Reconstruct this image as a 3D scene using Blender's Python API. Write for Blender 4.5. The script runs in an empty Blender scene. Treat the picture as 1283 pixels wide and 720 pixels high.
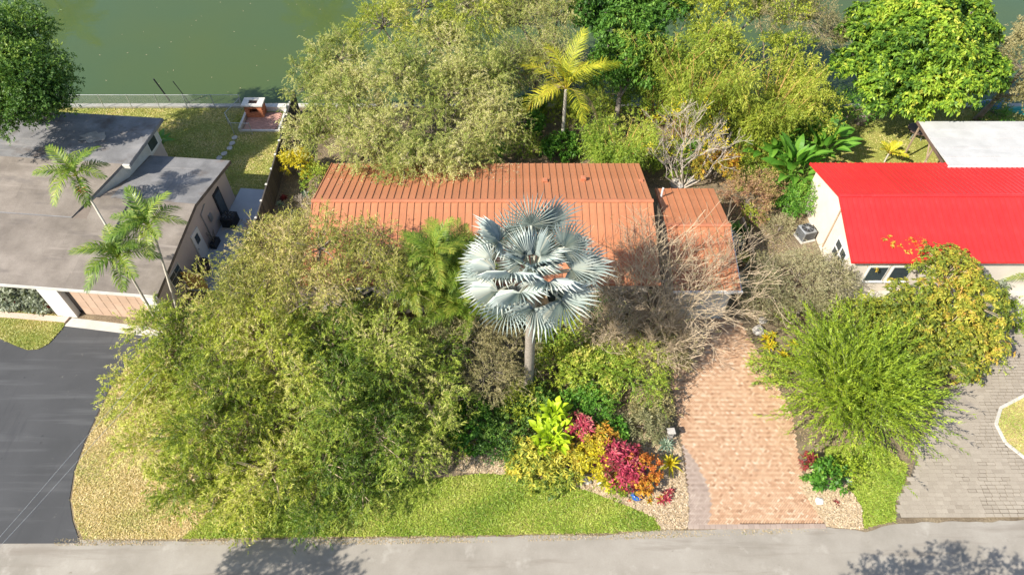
import bpy, math, random
import numpy as np

# ------------------------------------------------------------------ camera, sky, sun, exposure
SC = bpy.context.scene
COL = SC.collection
CAM_H, PITCH, FPX = 30.0, math.radians(50.0), 855.0
cam_d = bpy.data.cameras.new('camera')
cam_d.sensor_width = 36.0
cam_d.lens = 36.0 * FPX / 1283.0
cam_d.clip_start = 0.5
cam_d.clip_end = 2000.0
cam = bpy.data.objects.new('camera', cam_d)
COL.objects.link(cam)
cam.location = (0, 0, CAM_H)
cam.rotation_euler = (math.pi / 2 - PITCH, 0, 0)
SC.camera = cam

SHX, SHY = 1.0, 0.64                 # shadow offset per metre of height
sun_el = math.atan2(1.0, math.hypot(SHX, SHY))
sun_az = math.atan2(-SHX, -SHY)       # direction to the sun, clockwise from +Y
W = bpy.data.worlds.new('World')
SC.world = W
W.use_nodes = True
wn = W.node_tree
sky = wn.nodes.new('ShaderNodeTexSky')
sky.sky_type = 'NISHITA'
sky.sun_disc = False
sky.sun_elevation = sun_el
sky.sun_rotation = sun_az
sky.air_density = 1.0
sky.dust_density = 1.2
bgn = wn.nodes['Background']
bgn.inputs['Strength'].default_value = 0.112
wn.links.new(sky.outputs[0], bgn.inputs['Color'])
sd = bpy.data.lights.new('sun', 'SUN')
sd.energy = 5.0
sd.angle = math.radians(0.5)
sd.color = (1.0, 0.93, 0.82)
so = bpy.data.objects.new('sun', sd)
COL.objects.link(so)
from mathutils import Vector, Matrix
so.rotation_euler = Vector((SHX, SHY, -1)).to_track_quat('-Z', 'Y').to_euler()
so.location = (-30, -30, 60)
SC.view_settings.view_transform = 'Standard'
SC.view_settings.look = 'None'
SC.view_settings.gamma = 1.0
SC.view_settings.use_curve_mapping = False
SC.view_settings.exposure = 0.64

# ------------------------------------------------------------------ helpers
R = random.Random(7)
NR = np.random.default_rng(11)
D2R = math.pi / 180

def at(px, py, z=0.0):
    """world point at height z that a survey of the photograph puts at this pixel"""
    u = (px - 641.5) / FPX
    v = -(py - 360) / FPX
    d = (u, math.cos(PITCH) + v * math.sin(PITCH), -math.sin(PITCH) + v * math.cos(PITCH))
    t = (z - CAM_H) / d[2]
    return Vector((d[0] * t, d[1] * t, z))

def link(o, parent=None):
    COL.objects.link(o)
    if parent is not None:
        o.parent = parent
    return o

def tag(o, label=None, cat=None, group=None, kind=None):
    if label: o['label'] = label
    if cat: o['category'] = cat
    if group: o['group'] = group
    if kind: o['kind'] = kind
    return o

def thing(name, label, cat, loc=(0, 0, 0), rz=0.0, group=None):
    o = bpy.data.objects.new(name, None)
    o.empty_display_size = 0.2
    COL.objects.link(o)
    o.location = loc
    o.rotation_euler = (0, 0, rz)
    return tag(o, label, cat, group)

class MB:
    """collects faces for one mesh"""
    def __init__(s):
        s.v, s.f, s.t, s.cur = [], [], [], 0.5
    def quad(s, a, b, c, d):
        n = len(s.v); s.v += [tuple(a), tuple(b), tuple(c), tuple(d)]; s.f.append((n, n+1, n+2, n+3)); s.t.append(s.cur)
        return s
    def poly(s, pts):
        n = len(s.v); s.v += [tuple(p) for p in pts]; s.f.append(tuple(range(n, n + len(pts)))); s.t.append(s.cur)
        return s
    def hexa(s, p):
        """8 corners: 0-3 bottom ccw, 4-7 top ccw"""
        n = len(s.v); s.v += [tuple(q) for q in p]
        for f in ((3, 2, 1, 0), (4, 5, 6, 7), (0, 1, 5, 4), (1, 2, 6, 5), (2, 3, 7, 6), (3, 0, 4, 7)):
            s.f.append(tuple(n + i for i in f)); s.t.append(s.cur)
        return s
    def box(s, x0, x1, y0, y1, z0, z1):
        return s.hexa([(x0, y0, z0), (x1, y0, z0), (x1, y1, z0), (x0, y1, z0), (x0, y0, z1), (x1, y0, z1), (x1, y1, z1), (x0, y1, z1)])
    def obox(s, c, sx, sy, sz, rz=0.0, bev=0.0):
        ca, sa = math.cos(rz), math.sin(rz)
        def T(x, y, z): return (c[0] + x * ca - y * sa, c[1] + x * sa + y * ca, c[2] + z)
        hx, hy = sx / 2, sy / 2
        b = [T(-hx, -hy, 0), T(hx, -hy, 0), T(hx, hy, 0), T(-hx, hy, 0)]
        if bev:
            m = [T(-hx, -hy, sz - bev), T(hx, -hy, sz - bev), T(hx, hy, sz - bev), T(-hx, hy, sz - bev)]
            hx -= bev; hy -= bev
            t = [T(-hx, -hy, sz), T(hx, -hy, sz), T(hx, hy, sz), T(-hx, hy, sz)]
            n = len(s.v); s.v += b + m + t
            for f in ((3, 2, 1, 0), (8, 9, 10, 11)):
                s.f.append(tuple(n + i for i in f)); s.t.append(s.cur)
            for k in (0, 4):
                for i in range(4):
                    j = (i + 1) % 4
                    s.f.append((n + k + i, n + k + j, n + k + 4 + j, n + k + 4 + i)); s.t.append(s.cur)
            return s
        t = [T(-hx, -hy, sz), T(hx, -hy, sz), T(hx, hy, sz), T(-hx, hy, sz)]
        return s.hexa(b + t)
    def prism(s, pts, z0, z1):
        """plan polygon (ccw) extruded between z0 and z1"""
        n = len(pts)
        s.poly([(p[0], p[1], z1) for p in pts])
        s.poly([(p[0], p[1], z0) for p in reversed(pts)])
        for i in range(n):
            a, b = pts[i], pts[(i + 1) % n]
            s.quad((a[0], a[1], z0), (b[0], b[1], z0), (b[0], b[1], z1), (a[0], a[1], z1))
        return s
    def tube(s, pts, rad, n=6, cap=True):
        pts = [Vector(p) for p in pts]
        if not hasattr(rad, '__len__'): rad = [rad] * len(pts)
        base = len(s.v)
        prev = None
        for i, p in enumerate(pts):
            t = (pts[min(i + 1, len(pts) - 1)] - pts[max(i - 1, 0)])
            t = t.normalized() if t.length > 1e-9 else Vector((0, 0, 1))
            ref = Vector((0, 0, 1)) if abs(t.z) < 0.9 else Vector((1, 0, 0))
            x = t.cross(ref).normalized() if prev is None else (prev - t * prev.dot(t)).normalized()
            prev = x
            y = t.cross(x)
            for k in range(n):
                a = 2 * math.pi * k / n
                s.v.append(tuple(p + (x * math.cos(a) + y * math.sin(a)) * rad[i]))
        for i in range(len(pts) - 1):
            for k in range(n):
                k2 = (k + 1) % n
                s.f.append((base + i*n + k, base + i*n + k2, base + (i+1)*n + k2, base + (i+1)*n + k)); s.t.append(s.cur)
        if cap:
            s.f.append(tuple(base + k for k in reversed(range(n)))); s.t.append(s.cur)
            s.f.append(tuple(base + (len(pts)-1)*n + k for k in range(n))); s.t.append(s.cur)
        return s
    def lathe(s, c, prof, n=16):
        """prof: list of (r, z)"""
        base = len(s.v)
        for r, z in prof:
            for k in range(n):
                a = 2 * math.pi * k / n
                s.v.append((c[0] + r * math.cos(a), c[1] + r * math.sin(a), c[2] + z))
        for i in range(len(prof) - 1):
            for k in range(n):
                k2 = (k + 1) % n
                s.f.append((base + i*n + k, base + i*n + k2, base + (i+1)*n + k2, base + (i+1)*n + k)); s.t.append(s.cur)
        s.f.append(tuple(base + (len(prof)-1)*n + k for k in range(n))); s.t.append(s.cur)
        s.f.append(tuple(base + k for k in reversed(range(n)))); s.t.append(s.cur)
        return s
    def mesh(s, name, mat=None, smooth=False):
        m = bpy.data.meshes.new(name)
        m.from_pydata(s.v, [], s.f)
        a = m.attributes.new('tint', 'FLOAT', 'FACE')
        a.data.foreach_set('value', s.t)
        if mat: m.materials.append(mat)
        if smooth: m.polygons.foreach_set('use_smooth', [True] * len(s.f))
        m.update()
        return m
    def build(s, name, mat, parent=None, smooth=False):
        return link(bpy.data.objects.new(name, s.mesh(name, mat, smooth)), parent)

def inst(name, mesh, parent, loc=(0, 0, 0), rot=(0, 0, 0), scale=1.0):
    o = bpy.data.objects.new(name, mesh)
    link(o, parent)
    o.location = loc
    o.rotation_euler = rot
    o.scale = (scale,) * 3 if not hasattr(scale, '__len__') else scale
    return o

def quads_mesh(name, V, tint, mat):
    """V: (N,k,3) array of faces with k corners each, tint (N,)"""
    V = np.ascontiguousarray(V, dtype=np.float32)
    n, kk = V.shape[0], V.shape[1]
    m = bpy.data.meshes.new(name)
    m.vertices.add(n * kk)
    m.vertices.foreach_set('co', V.reshape(-1))
    m.loops.add(n * kk)
    m.loops.foreach_set('vertex_index', np.arange(n * kk, dtype=np.int32))
    m.polygons.add(n)
    m.polygons.foreach_set('loop_start', np.arange(0, n * kk, kk, dtype=np.int32))
    try:
        m.polygons.foreach_set('loop_total', np.full(n, kk, dtype=np.int32))
    except Exception:
        pass
    a = m.attributes.new('tint', 'FLOAT', 'FACE')
    a.data.foreach_set('value', np.clip(np.asarray(tint, dtype=np.float32), 0, 1))
    m.materials.append(mat)
    m.update()
    m.validate()
    return m

def inpoly(P, poly):
    x, y = P[:, 0], P[:, 1]
    c = np.zeros(len(P), bool)
    n = len(poly)
    for i in range(n):
        x0, y0 = poly[i][0], poly[i][1]
        x1, y1 = poly[(i + 1) % n][0], poly[(i + 1) % n][1]
        if y0 == y1: continue
        c ^= ((y0 > y) != (y1 > y)) & (x < (x1 - x0) * (y - y0) / (y1 - y0) + x0)
    return c

def spline(pts, k=6):
    """closed Catmull-Rom through plan points"""
    out = []
    n = len(pts)
    for i in range(n):
        p0, p1, p2, p3 = (np.array(pts[(i + j) % n][:2], float) for j in (-1, 0, 1, 2))
        for q in range(k):
            t = q / k
            out.append(tuple(0.5 * ((2*p1) + (-p0 + p2)*t + (2*p0 - 5*p1 + 4*p2 - p3)*t*t + (-p0 + 3*p1 - 3*p2 + p3)*t**3)))
    return out

# ------------------------------------------------------------------ materials
def nodes(name):
    m = bpy.data.materials.new(name)
    m.use_nodes = True
    nt = m.node_tree
    return m, nt, nt.nodes['Principled BSDF']

def setin(n, **kw):
    for k, v in kw.items():
        n.inputs[k.replace('_', ' ')].default_value = v

def ramp(nt, stops, interp='LINEAR'):
    r = nt.nodes.new('ShaderNodeValToRGB')
    r.color_ramp.interpolation = interp
    e = r.color_ramp.elements
    while len(e) < len(stops): e.new(0.5)
    for el, (p, c) in zip(e, stops):
        el.position = p
        el.color = (c[0], c[1], c[2], 1)
    return r

def noise(nt, scale, detail=4, rough=0.6, co='Object', stretch=None):
    tc = nt.nodes.new('ShaderNodeTexCoord')
    n = nt.nodes.new('ShaderNodeTexNoise')
    n.inputs['Scale'].default_value = scale
    n.inputs['Detail'].default_value = detail
    n.inputs['Roughness'].default_value = rough
    if stretch:
        mp = nt.nodes.new('ShaderNodeMapping')
        mp.inputs['Scale'].default_value = stretch
        nt.links.new(tc.outputs[co], mp.inputs['Vector'])
        nt.links.new(mp.outputs[0], n.inputs['Vector'])
    else:
        nt.links.new(tc.outputs[co], n.inputs['Vector'])
    return n

def mix(nt, a, b, fac, mode='MIX'):
    m = nt.nodes.new('ShaderNodeMix')
    m.data_type = 'RGBA'
    m.blend_type = mode
    for s, v in ((6, a), (7, b)):
        if hasattr(v, 'links'): nt.links.new(v, m.inputs[s])
        else: m.inputs[s].default_value = (*v, 1)
    if hasattr(fac, 'links'): nt.links.new(fac, m.inputs[0])
    else: m.inputs[0].default_value = fac
    return m.outputs[2]

def bump(nt, src, strength, dist, bsdf):
    b = nt.nodes.new('ShaderNodeBump')
    b.inputs['Strength'].default_value = strength
    b.inputs['Distance'].default_value = dist
    nt.links.new(src, b.inputs['Height'])
    nt.links.new(b.outputs[0], bsdf.inputs['Normal'])

def surf(name, stops, scale=3.0, rough=0.8, fine=None, fine_amt=0.25, stains=None, bmp=0.0, metal=0.0, spec=0.4, stretch=None, rnd=0.0, tint=None):
    """general surface: large noise ramp, fine grain, optional stains (colour, scale, lo, hi), per-object variation"""
    m, nt, b = nodes(name)
    setin(b, Roughness=rough, Metallic=metal)
    b.inputs['Specular IOR Level'].default_value = spec
    n = noise(nt, scale, 5, 0.6, stretch=stretch)
    if len(stops) == 1: stops = [(0.3, tuple(x * 0.88 for x in stops[0])), (0.7, tuple(min(1, x * 1.1) for x in stops[0]))]
    c = ramp(nt, stops)
    nt.links.new(n.outputs['Fac'], c.inputs[0])
    out = c.outputs[0]
    if tint:
        a = nt.nodes.new('ShaderNodeAttribute'); a.attribute_name = 'tint'
        tr = ramp(nt, tint)
        nt.links.new(a.outputs['Fac'], tr.inputs[0])
        out = mix(nt, out, tr.outputs[0], 0.75)
    if fine:
        f = noise(nt, fine, 3, 0.7)
        g = ramp(nt, [(0.3, (1 - fine_amt,) * 3), (0.7, (1 + fine_amt,) * 3)])
        nt.links.new(f.outputs['Fac'], g.inputs[0])
        out = mix(nt, out, g.outputs[0], 1.0, 'MULTIPLY')
        if bmp: bump(nt, f.outputs['Fac'], 0.6, bmp, b)
    for st in (stains or []):
        s = noise(nt, st[1], 4, 0.65, stretch=st[4] if len(st) > 4 else None)
        g = ramp(nt, [(st[2], (0, 0, 0)), (st[3], (1, 1, 1))])
        nt.links.new(s.outputs['Fac'], g.inputs[0])
        out = mix(nt, out, st[0], g.outputs[0])
    if rnd:
        oi = nt.nodes.new('ShaderNodeObjectInfo')
        g = ramp(nt, [(0, (1 - rnd,) * 3), (1, (1 + rnd,) * 3)])
        nt.links.new(oi.outputs['Random'], g.inputs[0])
        out = mix(nt, out, g.outputs[0], 1.0, 'MULTIPLY')
    nt.links.new(out, b.inputs['Base Color'])
    return m

def leafmat(name, stops, rough=0.5, trans=0.24, rnd=0.12, spec=0.35):
    """leaf: colour by the leaf's own tint value, part of the light passes through"""
    m, nt, b = nodes(name)
    setin(b, Roughness=rough)
    b.inputs['Specular IOR Level'].default_value = spec
    a = nt.nodes.new('ShaderNodeAttribute'); a.attribute_name = 'tint'
    oi = nt.nodes.new('ShaderNodeObjectInfo')
    ad = nt.nodes.new('ShaderNodeMath'); ad.operation = 'MULTIPLY_ADD'
    nt.links.new(oi.outputs['Random'], ad.inputs[0]); ad.inputs[1].default_value = rnd
    nt.links.new(a.outputs['Fac'], ad.inputs[2])
    sb = nt.nodes.new('ShaderNodeMath'); sb.operation = 'SUBTRACT'
    nt.links.new(ad.outputs[0], sb.inputs[0]); sb.inputs[1].default_value = rnd / 2
    r = ramp(nt, stops)
    nt.links.new(sb.outputs[0], r.inputs[0])
    nt.links.new(r.outputs[0], b.inputs['Base Color'])
    t = nt.nodes.new('ShaderNodeBsdfTranslucent')
    tcol = mix(nt, r.outputs[0], (1.15, 1.2, 0.7), 1.0, 'MULTIPLY')
    nt.links.new(tcol, t.inputs['Color'])
    ms = nt.nodes.new('ShaderNodeMixShader')
    ms.inputs[0].default_value = trans
    nt.links.new(b.outputs[0], ms.inputs[1])
    nt.links.new(t.outputs[0], ms.inputs[2])
    nt.links.new(ms.outputs[0], nt.nodes['Material Output'].inputs['Surface'])
    return m

M = {}
M['soil'] = surf('soil', [(0.25, (0.10, 0.075, 0.05)), (0.5, (0.20, 0.155, 0.10)), (0.75, (0.30, 0.24, 0.15))], 1.1, 0.95, 14, 0.45, bmp=0.03)
M['lawn'] = surf('lawn', [(0.25, (0.18, 0.21, 0.04)), (0.5, (0.27, 0.28, 0.06)), (0.75, (0.38, 0.33, 0.11))], 0.7, 0.95, 16, 0.35, bmp=0.03)
M['drylawn'] = surf('dry_lawn', [(0.25, (0.28, 0.25, 0.08)), (0.5, (0.42, 0.33, 0.15)), (0.75, (0.50, 0.40, 0.21))], 0.6, 0.95, 15, 0.35, bmp=0.03)
M['road'] = surf('road_asphalt', [(0.25, (0.25, 0.228, 0.19)), (0.5, (0.32, 0.292, 0.25)), (0.75, (0.38, 0.352, 0.305))], 0.45, 0.9, 60, 0.16, stains=[((0.22, 0.19, 0.155), 0.5, 0.54, 0.74, (0.25, 2.2, 1)), ((0.44, 0.41, 0.36), 0.8, 0.58, 0.78), ((0.20, 0.175, 0.14), 2.2, 0.66, 0.76)], bmp=0.006)
M['asphalt'] = surf('sealed_asphalt', [(0.3, (0.052, 0.054, 0.057)), (0.7, (0.072, 0.074, 0.078))], 0.35, 0.75, 50, 0.14, stains=[((0.03, 0.031, 0.034), 0.8, 0.66, 0.72), ((0.115, 0.118, 0.122), 0.5, 0.52, 0.8, (0.25, 3.5, 1)), ((0.045, 0.047, 0.052), 0.6, 0.58, 0.75, (2.5, 0.25, 1)), ((0.13, 0.125, 0.115), 3.0, 0.68, 0.74)], bmp=0.004)
M['concrete'] = surf('concrete', [(0.25, (0.44, 0.42, 0.38)), (0.75, (0.60, 0.58, 0.53))], 1.2, 0.85, 30, 0.1, stains=[((0.36, 0.33, 0.28), 1.5, 0.6, 0.8)], bmp=0.004)
M['walk'] = surf('walkway_concrete', [(0.25, (0.40, 0.42, 0.45)), (0.75, (0.52, 0.54, 0.56))], 1.2, 0.85, 30, 0.1)
M['brick_drive'] = surf('paving_brick', [(0.3, (0.44, 0.27, 0.155)), (0.7, (0.54, 0.36, 0.22))], 0.5, 0.85, 40, 0.12,
    stains=[((0.34, 0.26, 0.20), 0.4, 0.64, 0.80)], tint=[(0.0, (0.27, 0.14, 0.08)), (0.35, (0.49, 0.29, 0.175)), (0.65, (0.60, 0.41, 0.27)), (1.0, (0.74, 0.60, 0.46))])
M['brick_edge'] = surf('edging_brick', [(0.3, (0.33, 0.26, 0.22)), (0.7, (0.44, 0.35, 0.29))], 0.8, 0.85, 40, 0.15, rnd=0.1, tint=[(0, (0.24, 0.18, 0.15)), (.5, (0.38, 0.30, 0.25)), (1, (0.52, 0.43, 0.36))])
M['joint'] = surf('joint_sand', [(0.3, (0.15, 0.095, 0.06)), (0.7, (0.22, 0.15, 0.10))], 2, 0.95)
M['paver'] = surf('grey_paver', [(0.3, (0.30, 0.26, 0.205)), (0.7, (0.41, 0.36, 0.29))], 0.6, 0.9, 30, 0.14, tint=[(0, (0.28, 0.24, 0.19)), (1, (0.42, 0.37, 0.30))], stains=[((0.25, 0.22, 0.19), 0.6, 0.62, 0.75)])
M['paver_joint'] = surf('dark_joint', [(0.3, (0.10, 0.085, 0.065)), (0.7, (0.2, 0.175, 0.14))], 1.5, 0.95)
M['orange_roof'] = surf('terracotta_metal', [(0.3, (0.44, 0.178, 0.084)), (0.7, (0.53, 0.222, 0.112))], 0.8, 0.5, 4, 0.06, stains=[((0.31, 0.135, 0.078), 0.7, 0.50, 0.74, (1.2, 0.3, 1)), ((0.60, 0.30, 0.20), 1.3, 0.58, 0.85, (2.5, 0.25, 1)), ((0.20, 0.10, 0.065), 2.2, 0.68, 0.78, (1, 0.6, 1))], rnd=0.07, spec=0.35)
M['orange_trim'] = surf('terracotta_trim', [(0.50, 0.19, 0.10)], 2, 0.45)
M['red_roof'] = surf('red_metal', [(0.3, (0.62, 0.028, 0.029)), (0.7, (0.68, 0.042, 0.043))], 0.6, 0.38, stains=[((0.60, 0.035, 0.032), 0.6, 0.55, 0.8, (2, .3, 1)), ((0.76, 0.08, 0.08), 0.9, 0.6, 0.85, (2, .25, 1))], rnd=0.05, spec=0.4)
M['tar'] = surf('rolled_roofing', [(0.25, (0.14, 0.115, 0.095)), (0.5, (0.20, 0.165, 0.138)), (0.75, (0.26, 0.222, 0.188))], 0.55, 0.92, 25, 0.14,
    stains=[((0.15, 0.135, 0.13), 0.6, 0.58, 0.8, (0.4, 1.8, 1)), ((0.33, 0.30, 0.27), 0.9, 0.64, 0.82, (0.3, 2, 1))], bmp=0.006)
M['tar_grey'] = surf('grey_roofing', [(0.25, (0.175, 0.17, 0.17)), (0.5, (0.235, 0.23, 0.232)), (0.75, (0.30, 0.295, 0.295))], 0.6, 0.9, 22, 0.13,
    stains=[((0.22, 0.12, 0.07), 0.32, 0.62, 0.76), ((0.14, 0.13, 0.128), 0.5, 0.6, 0.75), ((0.36, 0.35, 0.34), 0.8, 0.64, 0.8, (0.3, 2, 1))], bmp=0.006)
M['tar_patch'] = surf('roof_patch', [(0.3, (0.30, 0.265, 0.225)), (0.7, (0.45, 0.41, 0.36))], 2.5, 0.9)
M['mauve_wall'] = surf('mauve_stucco', [(0.3, (0.50, 0.415, 0.37)), (0.7, (0.58, 0.49, 0.44))], 0.8, 0.9, 40, 0.06, bmp=0.004)
M['cream_wall'] = surf('cream_stucco', [(0.3, (0.66, 0.58, 0.49)), (0.7, (0.76, 0.69, 0.60))], 0.8, 0.9, 40, 0.06, stains=[((0.52, 0.44, 0.36), 0.7, 0.62, 0.85)], bmp=0.004)
M['pink_wall'] = surf('pink_stucco', [(0.3, (0.60, 0.44, 0.36)), (0.7, (0.70, 0.54, 0.45))], 0.9, 0.9, 40, 0.06)
M['white'] = surf('white_paint', [(0.3, (0.70, 0.69, 0.66)), (0.7, (0.80, 0.79, 0.77))], 1.5, 0.5)
M['offwhite'] = surf('weathered_white', [(0.3, (0.55, 0.53, 0.48)), (0.7, (0.70, 0.68, 0.63))], 1.5, 0.7, 20, 0.1)
M['tan_door'] = surf('tan_door_paint', [(0.3, (0.50, 0.35, 0.25)), (0.7, (0.58, 0.42, 0.31))], 1.2, 0.6, rnd=0.05)
M['glass'] = surf('dark_glass', [(0.3, (0.03, 0.045, 0.05)), (0.7, (0.06, 0.08, 0.09))], 1.0, 0.06, spec=0.6)
M['charcoal'] = surf('charcoal_metal', [(0.3, (0.022, 0.023, 0.026)), (0.7, (0.038, 0.04, 0.044))], 2, 0.5)
M['grey_metal'] = surf('grey_metal', [(0.3, (0.25, 0.27, 0.28)), (0.7, (0.36, 0.38, 0.40))], 2, 0.45, metal=0.3)
M['galv'] = surf('galvanised_steel', [(0.3, (0.42, 0.45, 0.46)), (0.7, (0.56, 0.58, 0.58))], 2, 0.45, metal=0.4)
M['fence'] = surf('dark_fence_board', [(0.3, (0.045, 0.04, 0.036)), (0.7, (0.085, 0.075, 0.066))], 1.2, 0.8, 12, 0.2, rnd=0.15, stretch=(1, 1, 0.3))
M['alum'] = surf('aluminium_pan', [(0.3, (0.46, 0.46, 0.45)), (0.7, (0.58, 0.58, 0.57))], 0.7, 0.5, 12, 0.05, stains=[((0.38, 0.38, 0.37), 0.6, 0.6, 0.8, (0.4, 2, 1))], rnd=0.06)
M['bbq_brick'] = surf('orange_brick', [(0.3, (0.42, 0.14, 0.065)), (0.7, (0.55, 0.21, 0.10))], 2, 0.85, 20, 0.12, rnd=0.2)
M['patio_brick'] = surf('worn_red_brick', [(0.3, (0.42, 0.19, 0.14)), (0.7, (0.58, 0.40, 0.34))], 0.9, 0.85, 20, 0.1, rnd=0.18, stains=[((0.62, 0.56, 0.52), 0.45, 0.5, 0.62)])
M['wood'] = surf('weathered_wood', [(0.3, (0.30, 0.21, 0.135)), (0.7, (0.44, 0.33, 0.23))], 1.5, 0.85, 14, 0.15, rnd=0.12)
M['orange_wood'] = surf('orange_wood', [(0.3, (0.55, 0.32, 0.10)), (0.7, (0.66, 0.42, 0.16))], 1.5, 0.8, rnd=0.1)
M['dark_wood'] = surf('dark_wood', [(0.3, (0.10, 0.08, 0.065)), (0.7, (0.19, 0.155, 0.13))], 1.5, 0.85, 14, 0.2, rnd=0.2)
M['bark_grey'] = surf('grey_bark', [(0.3, (0.17, 0.14, 0.115)), (0.7, (0.30, 0.26, 0.215))], 3, 0.9, 18, 0.25, bmp=0.02)
M['bark_pale'] = surf('pale_twig_bark', [(0.3, (0.36, 0.28, 0.18)), (0.7, (0.56, 0.45, 0.31))], 3, 0.9)
M['bark_white'] = surf('pale_grey_bark', [(0.3, (0.36, 0.31, 0.25)), (0.7, (0.54, 0.47, 0.39))], 3, 0.9)
M['palm_trunk'] = surf('palm_bark', [(0.3, (0.22, 0.19, 0.155)), (0.7, (0.36, 0.32, 0.27))], 4, 0.9, 20, 0.2, stretch=(1, 1, 5), bmp=0.02)
M['palm_pale'] = surf('pale_palm_bark', [(0.3, (0.42, 0.38, 0.32)), (0.7, (0.58, 0.54, 0.46))], 4, 0.85, stretch=(1, 1, 6))
M['stone'] = surf('pale_stone', [(0.3, (0.40, 0.37, 0.33)), (0.7, (0.58, 0.55, 0.50))], 3, 0.9, 18, 0.15, bmp=0.01)
M['chips'] = surf('wood_chips', [(0.3, (0.46, 0.34, 0.20)), (0.7, (0.60, 0.47, 0.31))], 2, 0.95, tint=[(0, (0.26, 0.17, 0.09)), (0.5, (0.52, 0.40, 0.25)), (1, (0.68, 0.57, 0.42))])
M['chipbed'] = surf('chip_bed', [(0.3, (0.34, 0.24, 0.14)), (0.7, (0.50, 0.38, 0.25))], 3, 0.95, 25, 0.4)
M['redmulch'] = surf('red_mulch', [(0.3, (0.30, 0.05, 0.03)), (0.7, (0.45, 0.10, 0.06))], 6, 0.95, 30, 0.3)
M['bluepot'] = surf('blue_glaze', [(0.02, 0.10, 0.42)], 3, 0.2, spec=0.6)
M['redpot'] = surf('red_glaze', [(0.60, 0.02, 0.03)], 3, 0.3)
M['terracotta'] = surf('terracotta', [(0.45, 0.20, 0.11)], 3, 0.8)
M['bluehull'] = surf('blue_hull', [(0.035, 0.17, 0.34)], 2, 0.4)
M['tealhull'] = surf('teal_hull', [(0.04, 0.36, 0.32)], 2, 0.4)
M['brown'] = surf('brown_plastic', [(0.3, (0.10, 0.065, 0.05)), (0.7, (0.16, 0.11, 0.085))], 2, 0.6)

# leaf palettes: tint 0 = dark mature, 1 = pale, young or dry
def lm(k, *cols, **kw):
    n = len(cols)
    g_ = kw.pop('gain', 1.3)
    M[k] = leafmat(k, [(i / (n - 1), tuple(min(.8, x * g_) for x in c)) for i, c in enumerate(cols)], **kw)
lm('l_front', (0.07, 0.115, 0.010), (0.165, 0.22, 0.018), (0.29, 0.335, 0.032), (0.40, 0.41, 0.07), (0.47, 0.42, 0.17), gain=1.36)
lm('l_front2', (0.10, 0.125, 0.02), (0.20, 0.215, 0.035), (0.33, 0.325, 0.065), (0.43, 0.37, 0.13), (0.46, 0.35, 0.20))
lm('l_frontg', (0.06, 0.115, 0.012), (0.14, 0.21, 0.022), (0.26, 0.32, 0.04), (0.37, 0.40, 0.085), (0.45, 0.41, 0.18), gain=1.35)
lm('l_greyolive', (0.13, 0.13, 0.05), (0.22, 0.205, 0.085), (0.32, 0.28, 0.13), (0.42, 0.36, 0.20))
lm('l_back', (0.11, 0.16, 0.025), (0.21, 0.26, 0.05), (0.35, 0.37, 0.10), (0.47, 0.44, 0.19), (0.54, 0.49, 0.29))
lm('l_dense', (0.02, 0.055, 0.012), (0.055, 0.12, 0.018), (0.12, 0.20, 0.03), (0.26, 0.33, 0.055), gain=1.45)
lm('l_round', (0.025, 0.075, 0.012), (0.055, 0.14, 0.02), (0.11, 0.23, 0.03), (0.20, 0.33, 0.06))
lm('l_mango', (0.035, 0.09, 0.012), (0.09, 0.18, 0.02), (0.21, 0.33, 0.03), (0.35, 0.43, 0.045), (0.44, 0.40, 0.07))
lm('l_bamboo', (0.11, 0.16, 0.015), (0.22, 0.28, 0.03), (0.36, 0.39, 0.05), (0.50, 0.44, 0.09))
lm('l_yshrub', (0.08, 0.15, 0.015), (0.19, 0.28, 0.03), (0.34, 0.39, 0.055), (0.48, 0.43, 0.11))
lm('l_yellow', (0.20, 0.21, 0.02), (0.44, 0.38, 0.02), (0.58, 0.48, 0.03), (0.55, 0.38, 0.03))
lm('l_orange', (0.16, 0.17, 0.03), (0.36, 0.30, 0.04), (0.50, 0.26, 0.03), (0.42, 0.12, 0.03))
lm('l_rust', (0.20, 0.10, 0.06), (0.32, 0.19, 0.11), (0.34, 0.27, 0.10), (0.20, 0.24, 0.05))
lm('l_green', (0.03, 0.09, 0.012), (0.07, 0.19, 0.02), (0.15, 0.30, 0.035), (0.28, 0.38, 0.06))
lm('l_lime', (0.20, 0.32, 0.015), (0.36, 0.48, 0.02), (0.52, 0.56, 0.03))
lm('l_silver', (0.16, 0.19, 0.13), (0.28, 0.31, 0.23), (0.42, 0.45, 0.37))
lm('l_grey', (0.15, 0.155, 0.07), (0.25, 0.245, 0.12), (0.36, 0.33, 0.19), (0.44, 0.39, 0.25))
lm('l_conifer', (0.08, 0.14, 0.012), (0.17, 0.25, 0.018), (0.29, 0.37, 0.03), (0.40, 0.42, 0.06))
lm('l_schef', (0.09, 0.13, 0.02), (0.19, 0.23, 0.03), (0.31, 0.32, 0.04), (0.44, 0.36, 0.05), (0.42, 0.24, 0.06))
lm('l_pink', (0.10, 0.09, 0.03), (0.30, 0.04, 0.06), (0.52, 0.06, 0.12), (0.54, 0.20, 0.17), (0.52, 0.40, 0.22), gain=1.1)
lm('l_redcoral', (0.40, 0.03, 0.02), (0.62, 0.06, 0.03), (0.66, 0.16, 0.05))
lm('l_maroon', (0.06, 0.012, 0.015), (0.16, 0.025, 0.03), (0.28, 0.06, 0.05))
lm('l_varieg', (0.06, 0.12, 0.02), (0.18, 0.24, 0.035), (0.48, 0.44, 0.06), (0.58, 0.46, 0.06))
lm('l_agave', (0.10, 0.17, 0.12), (0.22, 0.30, 0.22), (0.40, 0.46, 0.36))
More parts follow.
